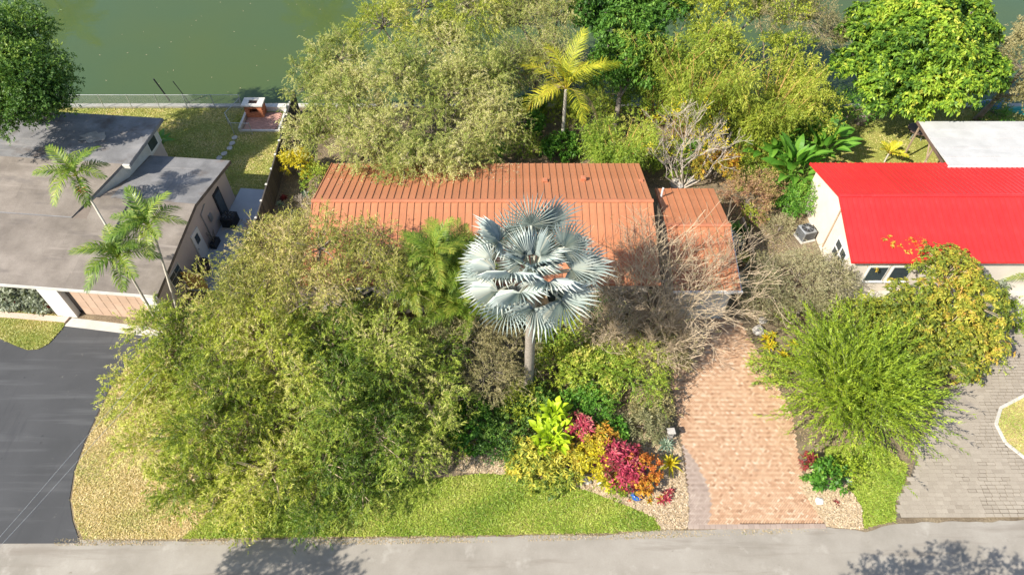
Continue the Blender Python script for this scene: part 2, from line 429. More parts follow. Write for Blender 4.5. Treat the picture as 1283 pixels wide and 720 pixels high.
lm('l_bismarck', (0.27, 0.35, 0.34), (0.42, 0.50, 0.475), (0.57, 0.63, 0.585), (0.66, 0.66, 0.54), trans=0.12, rough=0.55, rnd=0.3, gain=.92)
lm('l_palm', (0.04, 0.09, 0.012), (0.10, 0.18, 0.02), (0.24, 0.31, 0.045), (0.44, 0.42, 0.09), rnd=0.35)
lm('l_coco', (0.18, 0.22, 0.02), (0.34, 0.36, 0.025), (0.48, 0.42, 0.035), (0.46, 0.31, 0.07), rnd=0.5)
lm('l_deadfrond', (0.33, 0.24, 0.15), (0.44, 0.33, 0.22))
lm('l_areca', (0.07, 0.14, 0.015), (0.16, 0.26, 0.025), (0.30, 0.36, 0.05), (0.46, 0.41, 0.07), rnd=0.4, gain=1.0)
lm('l_grass', (0.13, 0.21, 0.025), (0.24, 0.33, 0.04), (0.35, 0.40, 0.07), (0.50, 0.43, 0.17), rnd=0)
lm('l_drygrass', (0.27, 0.32, 0.07), (0.46, 0.42, 0.16), (0.58, 0.47, 0.25), (0.60, 0.49, 0.30), rnd=0)
lm('litter', (0.10, 0.14, 0.03), (0.20, 0.20, 0.05), (0.30, 0.22, 0.11), (0.40, 0.30, 0.18), (0.46, 0.38, 0.25), rnd=0, trans=.1)
M['fruit'] = surf('orange_fruit', [(0.55, 0.16, 0.03)], 3, 0.5)

def watermat():
    m, nt, b = nodes('lake_water')
    b.inputs['Base Color'].default_value = (0.075, 0.115, 0.042, 1)
    n0 = noise(nt, 0.05, 3, 0.6)
    c = ramp(nt, [(0.3, (0.060, 0.105, 0.044)), (0.7, (0.076, 0.110, 0.032))])
    nt.links.new(n0.outputs['Fac'], c.inputs[0])
    nt.links.new(c.outputs[0], b.inputs['Base Color'])
    setin(b, Roughness=0.04, IOR=1.40)
    n = noise(nt, 1.1, 3, 0.5, stretch=(1, 1.8, 1))
    bump(nt, n.outputs['Fac'], 0.10, 0.045, b)
    return m
M['water'] = watermat()

# ------------------------------------------------------------------ setting
LAKE_Y = 42.7
def sheet(name, pts, z, mat, label=None):
    mb = MB(); mb.poly([(p[0], p[1], z) for p in pts])
    o = mb.build(name, mat)
    return tag(o, label, None, None, 'structure')

g = MB()
rows = [(-300, 0.0), (-40, 0.0), (LAKE_Y, 0.0), (LAKE_Y + 0.02, -2.2), (88, -2.2), (90, 0.4), (420, 0.4)]
for (ya, za), (yb, zb) in zip(rows[:-1], rows[1:]):
    g.quad((-320, ya, za), (320, ya, za), (320, yb, zb), (-320, yb, zb))
tag(g.build('ground', M['soil']), kind='structure')
w = MB(); w.quad((-320, LAKE_Y - 0.1, -0.55), (320, LAKE_Y - 0.1, -0.55), (320, 90, -0.55), (-320, 90, -0.55))
tag(w.build('lake', M['water']), kind='structure')
sw = MB()
for i in range(36):
    x = -60 + i * 3.0
    sw.box(x + 0.01, x + 2.99, LAKE_Y - 0.25, LAKE_Y + 0.12, -1.2, 0.09 + 0.012 * (i % 3))
tag(sw.build('seawall', M['concrete']), 'pale concrete seawall cap along the lake edge', 'seawall')

edge = [(-60, 10.55), (-40, 10.6), (-22.4, 10.72), (-18.8, 10.74), (-14, 10.72), (-9, 10.82), (-4, 10.84), (0, 10.9), (4, 10.98), (7.72, 11.2), (13.9, 11.32), (15.6, 11.1), (17.2, 11.5), (22.8, 11.6), (40, 11.7), (70, 11.8)]
e2 = []
for a, b in zip(edge[:-1], edge[1:]):
    n = max(2, int((b[0] - a[0]) / 0.35))
    for k in range(n):
        t = k / n
        e2.append((a[0] + (b[0] - a[0]) * t, a[1] + (b[1] - a[1]) * t + R.uniform(-0.045, 0.045)))
road = [(-80, 3.2), (80, 3.2)] + [(p[0], p[1]) for p in reversed([(-80, 10.5)] + e2 + [(80, 11.8)])]
sheet('road', road, 0.012, M['road'])

ldrive = [(-18.85, 10.6), (-19.6, 11.6), (-20.15, 12.6), (-20.5, 13.95), (-20.62, 15.6), (-20.55, 18.3), (-20.1, 20.2), (-19.1, 21.7), (-24.5, 22.45), (-24.62, 21.9),
          (-24.85, 21.2), (-25.25, 20.85), (-25.8, 20.8), (-26.6, 21.1), (-27.62, 21.55), (-30, 22.3), (-45, 23.0), (-45, 10.5)]
sheet('driveway', [(p[0], p[1]) for p in reversed(ldrive)], 0.022, M['asphalt'])
ll = [(-24.5, 22.45), (-24.62, 21.9), (-24.85, 21.2), (-25.25, 20.85), (-25.8, 20.8), (-26.6, 21.1), (-27.62, 21.55), (-30, 22.3), (-45, 23.0), (-45, 25.0), (-25, 23.15)]
sheet('lawn', list(reversed(ll)), 0.05, M['lawn'])
apron = [(-24.5, 22.4), (-19.1, 21.62), (-18.9, 22.2), (-24.3, 22.95)]
mb = MB(); mb.prism(apron, 0.0, 0.045)
tag(mb.build('garage_apron', M['concrete']), kind='structure')
mb = MB(); mb.prism([(-45, 24.6), (-24.55, 22.62), (-24.45, 22.98), (-45, 24.95)], 0.0, 0.09)
tag(mb.build('front_walk', M['pink_wall']), kind='structure')
sheet('backyard_lawn', [(-60, 33.0), (-15.5, 33.0), (-15.6, LAKE_Y - 0.3), (-60, LAKE_Y - 0.3)], 0.008, M['lawn'])
dry = [(-18.8, 10.78), (-14.6, 10.78), (-12.5, 12.2), (-13, 14.5), (-14.5, 17), (-16.5, 19), (-18.6, 20.6), (-20.0, 20.2), (-20.46, 18.3), (-20.52, 15.6), (-20.42, 13.95), (-20.05, 12.6), (-19.5, 11.6)]
sheet('dry_lawn', dry, 0.016, M['drylawn'])
strip = [(-14.5, 10.80), (-9, 10.88), (-4, 10.92), (0, 10.98), (4, 11.05), (6.6, 11.2), (6.35, 11.75), (5.4, 12.2), (4.0, 12.8), (2.6, 13.3), (0.8, 13.7), (-1.2, 13.85), (-3.6, 13.6), (-7, 13.5), (-12.5, 13.4)]
sheet('front_lawn', strip, 0.020, M['lawn'])
bed = [(6.6, 11.22), (7.75, 11.25), (7.95, 12.0), (8.05, 12.9), (8.1, 15.0), (7.6, 17), (0, 17), (-2.5, 15.0), (-2.6, 13.9), (-1.2, 13.85), (0.8, 13.7), (2.6, 13.3), (4.0, 12.8), (5.4, 12.2), (6.35, 11.75)]
sheet('chip_path', bed, 0.026, M['chipbed'])
rbed = [(13.95, 11.34), (15.5, 11.2), (15.75, 12.2), (15.4, 13.4), (14.6, 14.2), (13.9, 14.2), (13.3, 13.0)]
sheet('chip_bed', rbed, 0.026, M['chipbed'])
rl = [(15.55, 11.25), (17.1, 11.6), (17.35, 12.4), (18.2, 13.4), (18.6, 14.3), (17.6, 15.3), (15, 15.2), (14.7, 14.2), (15.4, 13.4), (15.78, 12.2)]
sheet('side_lawn', rl, 0.024, M['lawn'])
sheet('right_backyard_lawn', [(14.5, 33.3), (60, 33.3), (60, LAKE_Y - 0.4), (16, LAKE_Y - 0.4)], 0.010, M['lawn'])

# herringbone brick drive
dpoly = [(7.78, 11.42), (13.9, 11.46), (13.55, 12.6), (13.6, 14.5), (13.9, 17), (13.4, 19.6), (12.5, 22.9), (8.3, 22.9), (8.15, 18.7), (8.2, 15.2), (8.1, 13.2)]
sheet('brick_driveway_bed', dpoly, 0.018, M['joint'])
def herring(poly, bw, gap, rot, z0, z1):
    cx, cy = 10.8, 17.0
    ca, sa = math.cos(rot), math.sin(rot)
    out = []
    n = int(16 / bw)
    for i in range(-n // 2, n // 2):
        for j in range(-n // 2, n // 2):
            m = (i - j) % 4
            if m == 0: x, y, w_, h_ = i + 1.0, j + 0.5, 2, 1
            elif m == 3: x, y, w_, h_ = i + 0.5, j + 1.0, 1, 2
            else: continue
            out.append((cx + (x * ca - y * sa) * bw, cy + (x * sa + y * ca) * bw, w_ * bw - gap, h_ * bw - gap))
    P = np.array(out)
    return P[inpoly(P, poly)]
hb = herring(dpoly, 0.086, 0.012, math.radians(135), 0, 0)
worn = inpoly(hb, [(7.7, 11.3), (8.75, 11.4), (9.05, 12.4), (9.0, 13.4), (8.6, 14.6), (8.1, 15.4), (7.9, 13)])
mb, mw = MB(), MB()
main_ = mb
for (x, y, w_, h_), wn_ in zip(hb, worn):
    mb = mw if wn_ else main_
    mb.cur = min(1, max(0, R.gauss(0.60 if w_ > h_ else 0.46, 0.17)))
    mb.obox((x, y, 0.0), w_, h_, 0.034 + R.uniform(-0.004, 0.006), math.radians(135) + R.uniform(-0.02, 0.02))
mw.build('worn_brick_margin', M['brick_edge'])['kind'] = 'structure'
mb = main_
bd = mb.build('brick_driveway', M['brick_drive'])
tag(bd, 'pale red herringbone brick driveway leading to the orange roofed garage', 'driveway', kind='stuff')
mb = MB()
x = 7.8
bedge = bpy.data.objects.new('driveway_edging', None); COL.objects.link(bedge)
tag(bedge, 'row of greyish edging bricks where brick driveway meets the road', 'edging')
bm_e = MB().obox((0, 0, 0), 0.235, 0.20, 0.05, 0, 0.008).mesh('brick', M['brick_edge'])
for i in range(25):
    inst('brick', bm_e, bedge, (7.92 + i * 0.245, 11.32 + 0.0016 * i + R.uniform(-.008, .008), 0.0), (0, 0, R.uniform(-.02, .02)))

# grey paver drive on the right
pd = [(17.2, 11.72), (30, 11.9), (30, 13.5), (26.2, 14.2), (24.3, 14.6), (23.75, 15.4), (23.75, 16.4), (24.4, 17.3), (25.9, 18.0), (30, 18.6), (30, 22.0), (26.2, 22.3), (25.0, 21.3), (22.0, 17.9), (19.6, 15.4), (18.5, 13.6), (17.6, 12.6)]
sheet('paver_driveway_bed', pd, 0.014, M['paver_joint'])
mb = MB()
yy, r_ = 11.75, 0
cent = []
while yy < 22.3:
    hgt = 0.19
    xx = 16.8 + R.uniform(0, 0.3)
    while xx < 30:
        wd = R.uniform(0.26, 0.42)
        cent.append((xx + wd / 2, yy + hgt / 2, wd, hgt)); xx += wd
    yy += hgt
P = np.array(cent); P = P[inpoly(P, pd)]
for x, y, w_, h_ in P:
    open_j = 0.5 + 0.5 * math.sin(x * 1.3 + math.sin(y * .9) * 1.4) + (0.55 if x > 21.2 + (y - 12) * 0.35 else -0.35) + R.uniform(-.25, .25)
    gap = 0.006 if open_j < 0.75 else R.uniform(0.02, 0.045)
    mb.cur = min(1, max(0, R.gauss(0.5, 0.16)))
    mb.obox((x, y, 0.0), w_ - gap, h_ - gap * 0.9, 0.04 + R.uniform(-.003, .004), R.uniform(-.015, .015))
tag(mb.build('paver_driveway', M['paver']), 'grey stone paver driveway with dark joints beside the spiky green shrub', 'driveway', kind='stuff')
ri = [(30, 13.5), (26.2, 14.2), (24.3, 14.6), (23.75, 15.4), (23.75, 16.4), (24.4, 17.3), (25.9, 18.0), (30, 18.6)]
mb = MB()
for k in range(len(ri) - 1):
    a, b = Vector((*ri[k], 0)), Vector((*ri[k + 1], 0))
    d = (b - a); n_ = max(1, int(d.length / 0.32))
    for q in range(n_):
        c = a + d * ((q + 0.5) / n_)
        mb.obox((c.x, c.y, 0), d.length / n_ - 0.012, 0.16, 0.075, math.atan2(d.y, d.x), 0.01)
tag(mb.build('island_kerb', M['concrete']), 'curved pale kerb round the grass island in the grey driveway', 'kerb')
sheet('island_lawn', ri, 0.045, M['drylawn'])
sheet('side_terrace', [(18.6, 22.2), (27, 22.6), (40, 22.6), (40, 25), (18.6, 25)], 0.012, M['concrete'])

def grass(name, poly, n, h, mat, label, bias=0.0, z=0.0, width=0.022):
    P = np.array(poly)[:, :2]
    lo, hi = P.min(0), P.max(0)
    Q = NR.uniform(lo, hi, (n * 3, 2))
    Q = Q[inpoly(Q, poly)][:n]
    k = len(Q)
    a = NR.uniform(0, 2 * math.pi, k)
    hh = h * NR.uniform(0.5, 1.3, k)
    side = np.stack([np.cos(a), np.sin(a), np.zeros(k)], 1) * (width * NR.uniform(.6, 1.4, k))[:, None]
    lean = np.stack([NR.normal(0, .9, k) * hh, NR.normal(0, .9, k) * hh, hh * .75], 1)
    b = np.column_stack([Q, np.full(k, z)])
    V = np.stack([b - side * 1.3, b + side * 1.3, b + lean], 1)
    nz = (np.sin(Q[:, 0] * 1.7 + np.sin(Q[:, 1] * 2.3) * 1.5) + np.sin(Q[:, 1] * 1.9 - Q[:, 0] * .8)) * .14
    t = np.clip(0.42 + bias + nz + NR.normal(0, .12, k), 0, 1)
    o = link(bpy.data.objects.new(name, quads_mesh(name, V, t, mat)))
    return tag(o, label, 'grass', None, 'stuff')
grass('front_grass', strip, 36000, 0.085, M['l_grass'], 'green mown grass strip between the planting bed and the road', 0.0, 0.02)
grass('dry_grass', dry, 30000, 0.075, M['l_drygrass'], 'dry tan grass beside the dark asphalt driveway', 0.1, 0.016)
grass('left_front_grass', ll, 26000, 0.06, M['l_drygrass'], 'yellow green mown grass in front of the left house', -0.22, 0.05)
grass('backyard_grass', [(-34, 34), (-15.3, 33.2), (-15.6, LAKE_Y - .3), (-34, LAKE_Y - .3)], 42000, 0.075, M['l_drygrass'], 'yellow green grass of the backyard by the lake', -0.12, 0.008, 0.03)
grass('side_grass', rl, 9000, 0.09, M['l_grass'], 'green grass tongue between chip bed and grey driveway', 0.02, 0.024)
grass('island_grass', ri, 16000, 0.06, M['l_drygrass'], 'patchy grass island inside the grey paver driveway', -0.2, 0.045)
grass('right_backyard_grass', [(17, 33.4), (38, 33.4), (38, LAKE_Y - .4), (17, LAKE_Y - .4)], 20000, 0.08, M['l_drygrass'], 'grass behind the red roofed house by the water', -0.2, 0.01, 0.03)

def chips(name, poly, n, label):
    P = np.array(poly)[:, :2]
    Q = NR.uniform(P.min(0), P.max(0), (n * 3, 2)); Q = Q[inpoly(Q, poly)][:n]; k = len(Q)
    a = NR.uniform(0, 2 * math.pi, k)
    L = NR.uniform(.025, .06, k); Wd = NR.uniform(.012, .028, k)
    d = np.stack([np.cos(a), np.sin(a), NR.normal(0, .3, k)], 1) * L[:, None]
    s = np.stack([-np.sin(a), np.cos(a), NR.normal(0, .3, k)], 1) * Wd[:, None]
    b = np.column_stack([Q, NR.uniform(.04, .075, k)])
    V = np.stack([b - d - s, b + d - s, b + d + s, b - d + s], 1)
    o = link(bpy.data.objects.new(name, quads_mesh(name, V, np.clip(NR.normal(.55, .25, k), 0, 1), M['chips'])))
    tag(o, label, 'mulch', None, 'stuff')
chips('wood_chips', [p for p in bed if True], 26000, 'pale wood chip mulch along the croton bed')
chips('wood_chips_heap', rbed, 7000, 'pale wood chip mulch right of the brick driveway end')

def litter(name, polys, n, label, mat, z=(.015, .05), size=(.03, .07), t0=.5):
    QQ = []
    for poly in polys:
        P = np.array(poly)[:, :2]
        Q = NR.uniform(P.min(0), P.max(0), (n * 2, 2)); QQ.append(Q[inpoly(Q, poly)][:n])
    Q = np.concatenate(QQ); k = len(Q)
    f = np.sin(Q[:, 0] * 1.3 + np.sin(Q[:, 1] * 1.1) * 1.4) + np.sin(Q[:, 1] * 1.6 + Q[:, 0] * .5)
    Q = Q[f + NR.normal(0, .9, k) > -.3]; k = len(Q)
    a = NR.uniform(0, 2 * math.pi, k)
    L = NR.uniform(*size, k); Wd = L * NR.uniform(.3, .55, k)
    d = np.stack([np.cos(a), np.sin(a), NR.normal(0, .35, k)], 1) * L[:, None]
    s_ = np.stack([-np.sin(a), np.cos(a), NR.normal(0, .35, k)], 1) * Wd[:, None]
    b = np.column_stack([Q, NR.uniform(z[0], z[1], k)])
    V = np.stack([b - d, b + d + s_ * .6, b - s_], 1)
    o = link(bpy.data.objects.new(name, quads_mesh(name, V, np.clip(NR.normal(t0, .28, k), 0, 1), mat)))
    tag(o, label, 'leaf litter', None, 'stuff')
litter('leaf_litter', [[(12.6, 14.4), (18.2, 15.5), (22, 19), (24.5, 22.4), (18.4, 24.4), (18.3, 33), (12.4, 33), (12.2, 23), (13.6, 19)]], 26000, 'dry leaves and weeds between the brick driveway and the red house', M['litter'])
litter('back_litter', [[(-15, 33), (16, 33), (16, 42.2), (-15, 42.2)], [(-14.9, 25.5), (-11, 25.5), (-11, 33), (-15, 33)]], 24000, 'dry leaves under the trees behind the orange roofed house', M['litter'])
litter('front_litter', [[(-18, 20), (-12.5, 14), (7.5, 14.5), (8, 22.5), (-15, 25)]], 30000, 'fallen leaves and weeds under the front garden trees', M['litter'], t0=.4)
litter('road_litter', [[(-20, 10.5), (-6, 10.55), (6, 10.8), (14, 11.1), (14, 11.36), (7, 11.25), (-5, 10.92), (-20, 10.82)]], 9000, 'brown leaves gathered along the road edge', M['litter'], (.016, .03), (.02, .05), .7)

# ------------------------------------------------------------------ metal roofs
def metal_slope(roof, x0, x1, pw, ye, ze, yr, zr, mat, ribs=1, rib_h=0.045):
    """standing-seam panels from eave (ye,ze) to ridge (yr,zr), each panel its own object"""
    n = max(1, int(round((x1 - x0) / pw)))
    pw = (x1 - x0) / n
    mb = MB()
    rw = 0.024
    t = 0.018
    A = lambda x, dz: (x, ye, ze + dz)
    B = lambda x, dz: (x, yr, zr + dz)
    def slab(xa, xb, d0, d1):
        mb.hexa([A(xa, d0), A(xb, d0), B(xb, d0), B(xa, d0), A(xa, d1), A(xb, d1), B(xb, d1), B(xa, d1)] if yr > ye else
                [B(xa, d0), B(xb, d0), A(xb, d0), A(xa, d0), B(xa, d1), B(xb, d1), A(xb, d1), A(xa, d1)])
    slab(0.002, pw - 0.002, 0.006, 0.006 + t)
    for k in range(ribs):
        x = pw * k / ribs
        slab(x + 0.004, x + 0.004 + rw * 2, 0.0245, 0.0245 + rib_h)
    me = mb.mesh('roof_panel', mat)
    for i in range(n):
        inst('roof_panel', me, roof, (x0 + i * pw, 0, 0))

def gable_house(root, x0, x1, yf, yr, yb, zf, zr, zb, roofmat, trim, wallmat, pw, ribs, rib_h, over=0.45, fascia=None):
    wl = MB()
    a, b, c, d = x0 + over, x1 - over, yf + over, yb - over
    s1 = (zr - zf) / (yr - yf); s2 = (zr - zb) / (yb - yr)
    hf, hb_, hr = zf + over * s1 - 0.12, zb + over * s2 - 0.12, zr - 0.12
    wl.quad((a, c, 0), (b, c, 0), (b, c, hf), (a, c, hf))
    wl.quad((b, d, 0), (a, d, 0), (a, d, hb_), (b, d, hb_))
    wl.poly([(a, d, 0), (a, c, 0), (a, c, hf), (a, yr, hr), (a, d, hb_)])
    wl.poly([(b, c, 0), (b, d, 0), (b, d, hb_), (b, yr, hr), (b, c, hf)])
    wall = wl.build('wall', wallmat, root)
    rf = MB()
    th = 0.11
    rf.hexa([(x0, yf, zf - th), (x1, yf, zf - th), (x1, yr, zr - th), (x0, yr, zr - th), (x0, yf, zf), (x1, yf, zf), (x1, yr, zr), (x0, yr, zr)])
    rf.hexa([(x0, yr, zr - th), (x1, yr, zr - th), (x1, yb, zb - th), (x0, yb, zb - th), (x0, yr, zr), (x1, yr, zr), (x1, yb, zb), (x0, yb, zb)])
    roof = rf.build('roof', fascia or trim, root)
    metal_slope(roof, x0 + 0.01, x1 - 0.01, pw, yf + 0.01, zf, yr - 0.01, zr, roofmat, ribs, rib_h)
    metal_slope(roof, x0 + 0.01, x1 - 0.01, pw, yb - 0.01, zb, yr + 0.01, zr, roofmat, ribs, rib_h)
    rc = MB()
    hw = 0.13
    o = 0.028 + rib_h
    rc.hexa([(x0 - .02, yr - hw, zr - hw * s1 + o), (x1 + .02, yr - hw, zr - hw * s1 + o), (x1 + .02, yr, zr + o), (x0 - .02, yr, zr + o),
             (x0 - .02, yr - hw, zr - hw * s1 + o + .03), (x1 + .02, yr - hw, zr - hw * s1 + o + .03), (x1 + .02, yr, zr + o + .03), (x0 - .02, yr, zr + o + .03)])
    rc.hexa([(x0 - .02, yr, zr + o), (x1 + .02, yr, zr + o), (x1 + .02, yr + hw, zr - hw * s2 + o), (x0 - .02, yr + hw, zr - hw * s2 + o),
             (x0 - .02, yr, zr + o + .03), (x1 + .02, yr, zr + o + .03), (x1 + .02, yr + hw, zr - hw * s2 + o + .03), (x0 - .02, yr + hw, zr - hw * s2 + o + .03)])
    rc.build('ridge_cap', trim, roof)
    return wall, roof

# orange house: main wing
oh = thing('orange_roof_house', 'long house with terracotta orange standing seam metal roof behind silver palm', 'house', (-1.6, 27.7, 0))
OX, OY = oh.location.x, oh.location.y
X0, X1, YF, YR, YB = -11.0 - OX, 7.75 - OX, 22.9 - OY, 27.75 - OY, 32.5 - OY
wall, roof = gable_house(oh, X0, X1, YF, YR, YB, 2.95, 4.3, 3.0, M['orange_roof'], M['orange_trim'], M['cream_wall'], 0.40, 1, 0.04)
def vent(px, py, z, s=0.28):
    p = at(px, py, z)
    v = MB(); v.obox((p.x - OX, p.y - OY, z - 0.15), s, s, 0.36, 0, 0.02); v.build('roof_vent', M['orange_trim'], roof)
vent(683, 228, 3.62); vent(731, 225, 3.66); vent(803, 229, 3.55, 0.22)
for wx in (-6.5, -1.5, 4.0):
    f = MB(); f.box(wx - .75, wx + .75, YF + .40, YF + .46, 0.95, 2.15); wf = f.build('window', M['white'], oh)
    q = MB()
    for s in (-1, 1): q.box(wx + s * .36 - .31, wx + s * .36 + .31, YF + .385, YF + .395, 1.03, 2.07)
    q.build('pane', M['glass'], wf)

# garage wing
gh = thing('garage_wing', 'small terracotta metal roofed garage at the head of the brick driveway', 'garage', (10.2, 26.6, 0))
OX, OY = gh.location.x, gh.location.y
wall, groof = gable_house(gh, 8.45 - OX, 11.92 - OX, 22.7 - OY, 26.55 - OY, 30.4 - OY, 2.7, 3.62, 2.85, M['orange_roof'], M['orange_trim'], M['cream_wall'], 0.42, 1, 0.04, over=0.3)
gu = MB()
gu.box(8.4 - OX, 12.0 - OX, 22.58 - OY, 22.69 - OY, 2.58, 2.70); gu.build('gutter', M['white'], gh)
gu = MB(); gu.box(11.925 - OX, 12.0 - OX, 22.7 - OY, 26.5 - OY, 2.55, 2.62)
gu.v = [(x, y, z + (y - (22.7 - OY)) * (0.92 / 3.85)) for x, y, z in gu.v]; gu.build('rake_trim', M['white'], gh)
gd = MB(); gd.box(8.95 - OX, 11.45 - OX, 22.93 - OY, 22.99 - OY, 0.03, 2.25); gdo = gd.build('garage_door', M['white'], gh)
for r_ in range(4):
    q = MB(); q.box(9.0 - OX, 11.4 - OX, 22.905 - OY, 22.925 - OY, 0.08 + r_ * .54, 0.57 + r_ * .54); q.build('door_panel', M['offwhite'], gdo)
gp = at(826, 248, 3.0)
v = MB(); v.tube([(gp.x - OX + .1, gp.y - OY, 2.9), (gp.x - OX + .1, gp.y - OY, 3.75)], 0.06, 8); v.build('vent_pipe', M['white'], groof)

# red house
rh = thing('red_roof_house', 'cream house with bright red ribbed metal roof at the right', 'house', (27, 28.3, 0))
OX, OY = rh.location.x, rh.location.y
wall, rroof = gable_house(rh, 18.15 - OX, 40.0 - OX, 24.45 - OY, 28.25 - OY, 32.55 - OY, 2.95, 4.25, 3.0, M['red_roof'], M['red_roof'], M['cream_wall'], 0.92, 3, 0.036, over=0.4)
def window_y(root, x, y, z0, z1, w_, panes, name='window', mat=None):
    f = MB(); f.box(x - w_ / 2, x + w_ / 2, y - 0.05, y + 0.02, z0, z1); wf = f.build(name, mat or M['white'], root)
    pw = (w_ - 0.08) / panes
    for k in range(panes):
        xa = x - w_ / 2 + 0.04 + k * pw
        q = MB(); q.box(xa + .03, xa + pw - .03, y - 0.065, y - 0.055, z0 + .07, z1 - .07); q.build('pane', M['glass'], wf)
    s = MB(); s.box(x - w_ / 2 - .06, x + w_ / 2 + .06, y - 0.13, y - 0.051, z0 - .07, z0 - .004); s.build('sill', M['white'], wf)
    return wf
def window_x(root, x, y, z0, z1, w_, nx, nz, side=-1):
    f = MB(); f.box(min(x, x + side * .05), max(x, x + side * .05), y - w_ / 2, y + w_ / 2, z0, z1); wf = f.build('window', M['white'], root)
    for i in range(nx):
        for j in range(nz):
            pw, ph = (w_ - .08) / nx, (z1 - z0 - .08) / nz
            ya, za = y - w_ / 2 + .04 + i * pw, z0 + .04 + j * ph
            q = MB(); xs = x + side * .055; q.box(min(xs, xs + side * .008), max(xs, xs + side * .008), ya + .07, ya + pw - .07, za + .07, za + ph - .07); q.build('pane', M['glass'], wf)
    return wf
wx = 18.55 - OX
window_x(rh, wx, 26.3 - OY, 1.0, 2.3, 1.5, 2, 2)
dp = MB(); dp.tube([(wx - .06, 28.0 - OY, 0.4), (wx - .06, 28.0 - OY, 3.4)], 0.04, 6); dp.build('conduit', M['wood'], rh)
window_y(rh, 20.1 - OX, 24.85 - OY, 1.0, 2.2, 1.1, 1); window_y(rh, 21.4 - OX, 24.85 - OY, 1.0, 2.2, 1.1, 1)
f = MB(); f.box(24.5 - OX, 25.4 - OX, 24.79 - OY, 24.84 - OY, 0.02, 2.1); d_ = f.build('door', M['offwhite'], rh)
h_ = MB(); h_.lathe((25.3 - OX, 24.76 - OY, 1.0), [(0.03, 0), (0.04, .03), (0.03, .06)], 8); h_.build('handle', M['grey_metal'], d_)
v = MB(); v.lathe((at(1198, 217, 3.15).x - OX, at(1198, 217, 3.15).y - OY, 3.05), [(0.06, 0), (0.06, .2), (0.09, .2), (0.09, .26)], 8); v.build('roof_vent', M['charcoal'], rroof)

# patio roof behind the red house
pr_ = thing('patio_roof', 'flat white aluminium patio roof attached behind the red roof', 'patio cover', (31, 34.4, 0))
OX, OY = 31, 34.4
nb = 5
for k in range(nb):
    ya, yb = 31.95 + k * (36.75 - 31.95) / nb, 31.95 + (k + 1) * (36.75 - 31.95) / nb
    za = 3.22 - 0.05 * k
    q = MB()
    q.hexa([(26.35 - OX, ya - OY, za - .07), (42 - OX, ya - OY, za - .07), (42 - OX, yb - .01 - OY, za - .11), (26.35 - OX, yb - .01 - OY, za - .11),
            (26.35 - OX, ya - OY, za), (42 - OX, ya - OY, za), (42 - OX, yb - .01 - OY, za - .04), (26.35 - OX, yb - .01 - OY, za - .04)])
    q.box(26.35 - OX, 42 - OX, ya - OY, ya + .06 - OY, za + .002, za + .05)
    q.build('roof_panel', M['alum'], pr_)
q = MB(); q.box(26.28 - OX, 26.34 - OX, 31.9 - OY, 36.85 - OY, 2.86, 3.02); q.build('fascia', M['brown'], pr_)
q = MB(); q.box(26.2 - OX, 42 - OX, 31.86 - OY, 31.94 - OY, 3.12, 3.28); q.build('front_flashing', M['white'], pr_)
for (x, y) in ((26.5, 34.3), (26.5, 36.5), (31, 36.5), (36, 36.5)):
    q = MB(); q.obox((x - OX, y - OY, 0), .09, .09, 2.84); q.build('post', M['wood'], pr_)
q = MB(); q.tube([(26.5 - OX, 33.2 - OY, 0.0), (26.5 - OX, 34.9 - OY, 2.8)], 0.05, 5); q.build('brace', M['wood'], pr_)

# round brown table at the patio corner
tp = at(1146, 172, 0.0)
tb = thing('round_table', 'round brown wooden table beside the white patio roof corner', 'table', tp)
q = MB(); q.lathe((0, 0, .66), [(0.70, 0), (0.74, .02), (0.74, .05), (0.70, .07)], 20); q.build('table_top', M['brown'], tb)
for k in range(4):
    a = k * math.pi / 2 + .5
    q = MB(); q.tube([(.5 * math.cos(a), .5 * math.sin(a), 0), (.3 * math.cos(a), .3 * math.sin(a), .67)], .03, 6); q.build('leg', M['grey_metal'], tb)

# ------------------------------------------------------------------ left house (own frame: u along the front, v to the lake)
TH = math.radians(-5.5)
lh = thing('grey_roof_house', 'mauve house with low grey and brown rolled roofing beside asphalt driveway', 'house', (-18.35, 22.35, 0), TH)
def l2w(u, v, z=0.0):
    return Vector((-18.35 + u * math.cos(TH) - v * math.sin(TH), 22.35 + u * math.sin(TH) + v * math.cos(TH), z))
def w2l(p):
    dx, dy = p[0] + 18.35, p[1] - 22.35
    return (dx * math.cos(TH) + dy * math.sin(TH), -dx * math.sin(TH) + dy * math.cos(TH))
UL = -22.0
wl = MB()
wl.box(-5.35, -0.42, 0.45, 10.25, 0, 2.66)
wl.poly([(-0.42, 0.45, 2.66), (-0.42, 10.25, 2.66), (-0.42, 10.25, 2.8), (-0.42, 5.9, 3.45), (-0.42, .45, 2.62)])
wl.poly([(-5.0, 10.251, 2.6), (-0.42, 10.251, 2.6), (-0.42, 10.251, 2.8), (-5.0, 10.251, 2.8)])
wl.box(UL, -6.6, 1.3, 12.4, 0, 2.72)
wl.box(-6.61, -5.3, 0.6, 12.4, 0, 2.70)
lw = wl.build('wall', M['mauve_wall'], lh)
up = MB()
dg = [(-6.6, 4.45), (-5.05, 8.1), (-5.25, 12.45)]
for (a, b, za, zb) in ((dg[0], dg[1], 3.36, 4.12), (dg[1], dg[2], 4.12, 3.85)):
    up.quad((a[0], a[1], 2.6), (b[0], b[1], 2.6), (b[0], b[1], zb), (a[0], a[1], za))
up.quad((-5.25, 12.45, 2.6), (UL, 12.45, 2.6), (UL, 12.45, 3.85), (-5.25, 12.45, 3.85))
up.build('upper_wall', M['offwhite'], lh)
